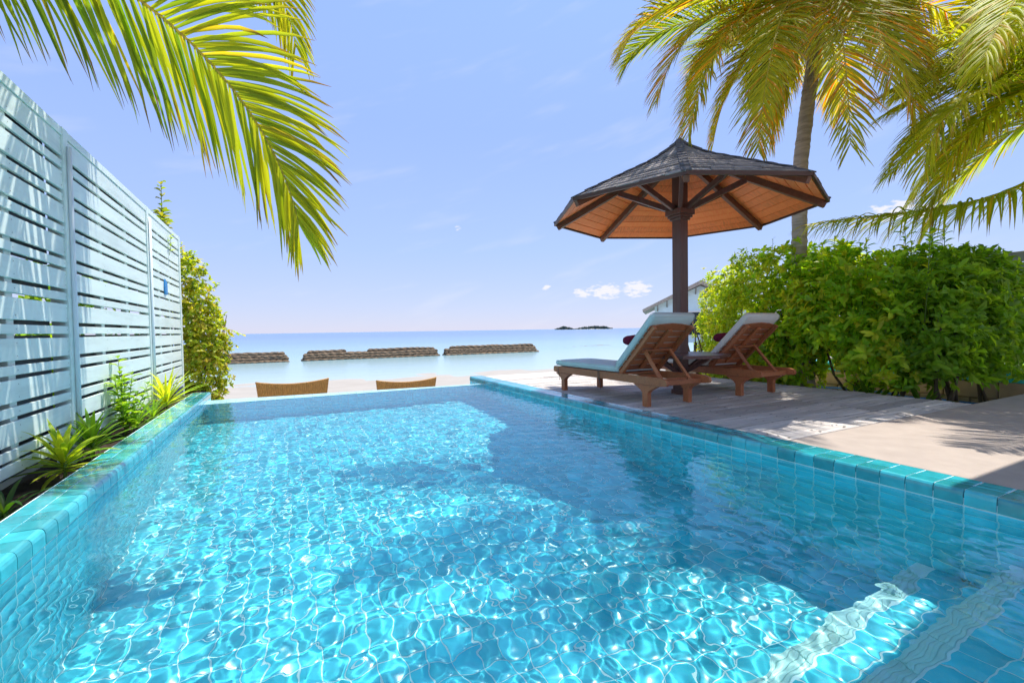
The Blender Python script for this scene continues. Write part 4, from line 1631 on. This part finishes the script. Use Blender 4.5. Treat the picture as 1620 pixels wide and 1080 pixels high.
FINE = [(.38, .36, .04), (.24, .34, .02), (.29, .38, .025), (.34, .40, .03), (.19, .29, .02)]
BROAD = [(.42, .42, .04), (.20, .36, .02), (.25, .41, .025), (.31, .44, .03), (.15, .29, .02), (.36, .44, .035)]
SHADE = [(.14, .26, .02), (.17, .30, .022), (.11, .22, .02), (.22, .33, .03)]  # leaf greens darkened, shade on the shrubs is put into the colour
hedge('hedge', 'sunny yellow-green fine-leaved hedge behind the sun loungers', [(7.85, 6.10, .80, .50, .50, 1.25, -.3), (7.55, 5.62, .85, .55, .50, 1.22, -.3), (8.2, 6.5, .6, .5, .5, 1.1, -.3),
      (7.35, 5.1, .95, .55, .6, 1.2, -.3), (7.4, 5.2, .3, .6, .6, .7, -.3), (7.75, 5.8, .3, .5, .5, .7, -.3)], 6000, .060, .027, FINE, 101, 8, [(7.5, 6.4, 5), (7.5, 5.6, 5), (7.4, 5.1, 3)], (7.5, 5.8, -.32), box=True)
hedge('hedge', 'broad-leaved green hedge around the palm trunk right of the loungers', [(7.35, 4.55, 1.15, .60, .55, 1.0, .0), (7.10, 3.85, 1.30, .48, .48, .72, .62), (7.35, 3.4, 1.12, .55, .55, .80, .24),
      (7.45, 4.6, .35, .50, .45, .6, -.3), (7.9, 4.2, 1.1, .5, .8, .85, .2), (7.35, 3.3, .6, .45, .5, .6, .0)], 3000, .095, .048, BROAD, 102, 8, [(7.5, 4.4, 5), (7.55, 3.7, 5), (7.5, 3.2, 4)], (7.5, 4.0, -.32), box=True)
hedge('hedge', 'green shrub darkened for shade at the right edge above the neighbour pool', [(7.55, 2.80, 1.0, .55, .45, .80, .16), (8.3, 2.75, 1.0, .6, .5, .85, .20), (8.3, 3.4, 1.1, .5, .6, .8, .30), (9.1, 2.9, .95, .55, .5, .75, .36), (7.5, 2.8, .65, .45, .4, .6, .05), (8.6, 2.7, .6, .7, .4, .55, .14), (8.7, 2.75, 1.40, .7, .42, .45, .5)],
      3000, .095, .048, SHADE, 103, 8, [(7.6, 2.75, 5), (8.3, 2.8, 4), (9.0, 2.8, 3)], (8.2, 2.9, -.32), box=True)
# low strap-leaved plant under the hedge
def strap(base, az_, elev, L, W, bend, n=7, twist=0.0):
    """one long arching leaf as MB geometry"""
    q = MB()
    p = Vector(base)
    e_ = elev
    vv = []
    side = Vector((-math.sin(az_), math.cos(az_), 0))
    for i in range(n+1):
        s = i/n
        w = W*np.interp(s, [0, .12, .45, .8, 1], [.35, .65, 1, .6, .03])
        d = Vector((math.cos(az_)*math.cos(e_), math.sin(az_)*math.cos(e_), math.sin(e_)))
        up = side.cross(d)
        vv += [p-side*w/2+up*w*.22, p.copy(), p+side*w/2+up*w*.22]
        p = p+d*(L/n)
        e_ -= bend/n*(.5+s)
    ff = []
    for i in range(n):
        a_ = i*3
        ff += [(a_, a_+1, a_+4, a_+3), (a_+1, a_+2, a_+5, a_+4)]
    return vv, ff


def straplant(name, label, loc, n, L, W, cols, seed, elev=(25, 85), bend=(.6, 1.5), stem_h=0.0, cat='plant', nst=1):
    rg = random.Random(seed)
    t = thing(name, label, cat, loc)
    if stem_h:
        q = MB()
        q.tube([(0, 0, -.03), (.01, 0, stem_h*.5), (0, .01, stem_h)], [.012, .011, .009], 7)
        q.build('stem', M['greenstem'], t, smooth=True)
    for i in range(n):
        fr = i/n
        az_ = i*2.4+rg.uniform(-.3, .3)
        el_ = R(elev[0]+(elev[1]-elev[0])*fr+rg.uniform(-8, 8))
        h = stem_h*(.35+.65*fr)
        vv, ff = strap((0, 0, h), az_, el_, L*rg.uniform(.75, 1.1)*(.75+.25*math.sin(fr*3)), W*rg.uniform(.8, 1.1), rg.uniform(*bend))
        c = np.array(rg.choice(cols))*rg.uniform(.8, 1.2)
        q = MB()
        q.add(vv, ff, tuple(c))
        me = bpy.data.meshes.new('leaf')
        me.from_pydata([tuple(v) for v in q.v], [], q.f)
        a_ = me.color_attributes.new('col', 'FLOAT_COLOR', 'POINT')
        a_.data.foreach_set('color', np.array([(*k, 1) for k in q.c], np.float32).ravel())
        me.polygons.foreach_set('use_smooth', [True]*len(me.polygons))
        me.materials.append(M['leaf'])
        obj('leaf', me, t)
    return t


YG = [(.26, .33, .02), (.32, .36, .03), (.20, .30, .02)]
MG = [(.10, .21, .02), (.13, .25, .025), (.17, .28, .02)]
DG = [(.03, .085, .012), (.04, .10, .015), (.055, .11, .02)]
straplant('strap_leaf_plant', 'yellow-green strap-leaved plant nearest the camera in the planting bed', (-1.40, 4.28, -.11), 44, .35, .040, YG, 1, (0, 82), (.5, 1.4), .17)
straplant('strap_leaf_plant', 'darker green strap-leaved plant beside the second fence post', (-1.44, 4.95, -.11), 44, .37, .036, MG, 2, (8, 85), (.5, 1.3), .14)
straplant('grassy_plant', 'arching green grass-leaved plant beneath the small shrub', (-1.42, 6.15, -.11), 30, .46, .026, MG, 3, (20, 80), (.6, 1.5), .05)
straplant('grassy_plant', 'bright yellow spiky rosette plant near the far fence end', (-1.42, 7.55, -.11), 60, .60, .034, [(.34, .40, .03), (.29, .37, .03), (.38, .41, .05)], 4, (8, 85), (.4, 1.2), .12)
straplant('grassy_plant', 'low dark strap-leaved plant under the fence at the left edge', (-1.42, 3.55, -.12), 16, .30, .032, DG, 5, (10, 70), (.6, 1.6), .04)
straplant('grassy_plant', 'arching green tuft between the small shrub and the yellow rosette', (-1.42, 6.85, -.11), 26, .36, .022, MG, 6, (15, 80), (.6, 1.5), .03)
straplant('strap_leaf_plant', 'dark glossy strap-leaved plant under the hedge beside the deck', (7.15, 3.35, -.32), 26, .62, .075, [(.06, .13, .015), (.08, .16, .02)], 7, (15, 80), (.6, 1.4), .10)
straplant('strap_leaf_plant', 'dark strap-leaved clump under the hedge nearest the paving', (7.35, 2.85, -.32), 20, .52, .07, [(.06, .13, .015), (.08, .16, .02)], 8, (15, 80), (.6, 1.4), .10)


def twig(parent, pts, nleaf, L, W, cols, seed, r0=.006):
    """stem with paired oval leaves; local coordinates"""
    rg = np.random.default_rng(seed)
    P = [Vector(p) for p in pts]
    q = MB()
    q.tube(P, list(np.linspace(r0, r0*.35, len(P))), 6)
    q.build('stem', M['greenstem'], parent, smooth=True)
    tt = np.linspace(.2, 1, nleaf)
    C = np.array([tuple(p) for p in P])
    x = np.linspace(0, 1, len(P))
    pos = np.stack([np.interp(tt, x, C[:, k]) for k in range(3)], -1)
    d = unit(np.gradient(pos, axis=0))
    an = np.arange(nleaf)*2.4
    side = np.stack([np.cos(an), np.sin(an), np.zeros(nleaf)], -1)
    ax = unit(side*.9+d*.55)
    cc = np.array(cols)[rg.integers(0, len(cols), nleaf)]*rg.uniform(.8, 1.25, (nleaf, 1))
    V_, F_, C_ = leaves(pos, ax, np.tile([0, 0, 1.0], (nleaf, 1)), L*rg.uniform(.6, 1.2, nleaf), W*rg.uniform(.8, 1.2, nleaf), cc)
    obj('leaves', npmesh('leaves', V_, F_, M['leaf'], C_), parent, kind='stuff')


sh = thing('shrub', 'small upright shrub with oval leaves against the fence slats', 'shrub', (-1.44, 5.85, -.11))
rg_ = random.Random(9)
for i in range(11):
    an = rg_.uniform(0, 6.28)
    h = rg_.uniform(.30, .66) if i else .78
    sp = rg_.uniform(.06, .26)
    x, y = sp*math.cos(an)*.6+.03, sp*math.sin(an)*1.6
    twig(sh, [(0, 0, 0), (x*.3, y*.3, h*.35), (x*.7, y*.7, h*.7), (x, y, h)], 15, .095, .050, [(.15, .27, .02), (.20, .31, .025), (.12, .23, .02)], 200+i)
sp_ = thing('climbing_plant', 'leafy sprig poking up above the far end of the fence', 'climbing plant', (-1.66, 9.0, 2.3))
for i, (x, y, h) in enumerate(((0, 0, 1.02), (-.03, .12, .62), (.02, -.1, .48), (0, .2, .45))):
    twig(sp_, [(0, 0, 0), (x*.3, y*.3, h*.4), (x*.8, y*.7, h*.75), (x, y, h)], 17, .13, .085, [(.10, .16, .02), (.14, .20, .02), (.20, .20, .03)], 300+i, .009)
sp2 = thing('climbing_plant', 'tiny bright vine shoot growing through the fence slats', 'climbing plant', (-1.54, 8.75, 2.2))
twig(sp2, [(0, 0, -.06), (.02, .01, .05), (.015, .02, .18), (.03, 0, .25)], 9, .07, .04, [(.24, .34, .02)], 320, .004)

VINE = [(.26, .34, .025), (.32, .37, .03), (.20, .28, .02), (.36, .35, .04), (.30, .24, .05), (.16, .24, .02)]
vb = hedge('vine_bush', 'vine-covered yellow-green bush at the far end of the fence', [(-1.40, 10.35, .55, .42, .50, 1.05, -.4), (-1.50, 10.5, 1.35, .38, .5, .95, -.4), (-1.30, 10.3, .25, .38, .45, .85, -.5), (-1.62, 10.5, 1.9, .28, .40, .55, -.4), (-1.25, 10.35, .8, .34, .4, .6, -.4)],
      2400, .062, .042, VINE, 104, 6, [(-1.4, 10.3, 4)], (-1.4, 10.35, -.32), 'bush')
for i, (x, y, z_, dx_, dy_, dz_) in enumerate(((-1.62, 10.4, 2.2, -.02, 0, .42), (-1.5, 10.4, 2.1, .06, 0, .36), (-1.0, 10.3, 1.0, .30, 0, -.12), (-1.05, 10.3, .9, .24, 0, -.24), (-1.25, 10.3, 1.65, .18, 0, .22), (-1.4, 10.3, 1.95, .12, 0, .28))):
    q0 = Vector((x, y, z_))-Vector((-1.4, 10.35, -.32))
    dd = Vector((dx_, dy_, dz_))
    twig(vb, [q0, q0+dd*.35+Vector((0, 0, .02)), q0+dd*.7, q0+dd], 12, .075, .05, VINE, 340+i, .005)
# wispy tall shoots over the hedge
wsp = thing('shrub', 'thin wispy shoots rising above the hedge left of the palm trunk', 'shrub', (7.75, 5.2, -.3))
for i in range(8):
    an = rg_.uniform(0, 6.28)
    h = rg_.uniform(2.2, 2.75)
    x, y = .25*math.cos(an), .5*math.sin(an)
    twig(wsp, [(x*.2, y*.2, .2), (x*.5, y*.5, h*.5), (x*.8, y*.8, h*.8), (x, y, h)], 40, .05, .014, [(.10, .15, .04), (.14, .18, .05)], 400+i, .008)
# broad-leaved shoots standing up from the hedge top
hs2 = thing('shrub', 'broad-leaved shoots standing above the hedge right of the palm trunk', 'shrub', (7.5, 3.7, .6))
for i in range(16):
    y = rg_.uniform(-1.0, .9)
    x = rg_.uniform(-.35, .3)
    h = rg_.uniform(1.25, 1.62)
    twig(hs2, [(x*.5, y*.9, .3), (x*.7, y*.95, h*.5), (x, y, h*.8), (x+rg_.uniform(-.05, .05), y, h)], 22, .13, .05, BROAD, 430+i, .009)
# shrubs behind the fence, seen through its gaps
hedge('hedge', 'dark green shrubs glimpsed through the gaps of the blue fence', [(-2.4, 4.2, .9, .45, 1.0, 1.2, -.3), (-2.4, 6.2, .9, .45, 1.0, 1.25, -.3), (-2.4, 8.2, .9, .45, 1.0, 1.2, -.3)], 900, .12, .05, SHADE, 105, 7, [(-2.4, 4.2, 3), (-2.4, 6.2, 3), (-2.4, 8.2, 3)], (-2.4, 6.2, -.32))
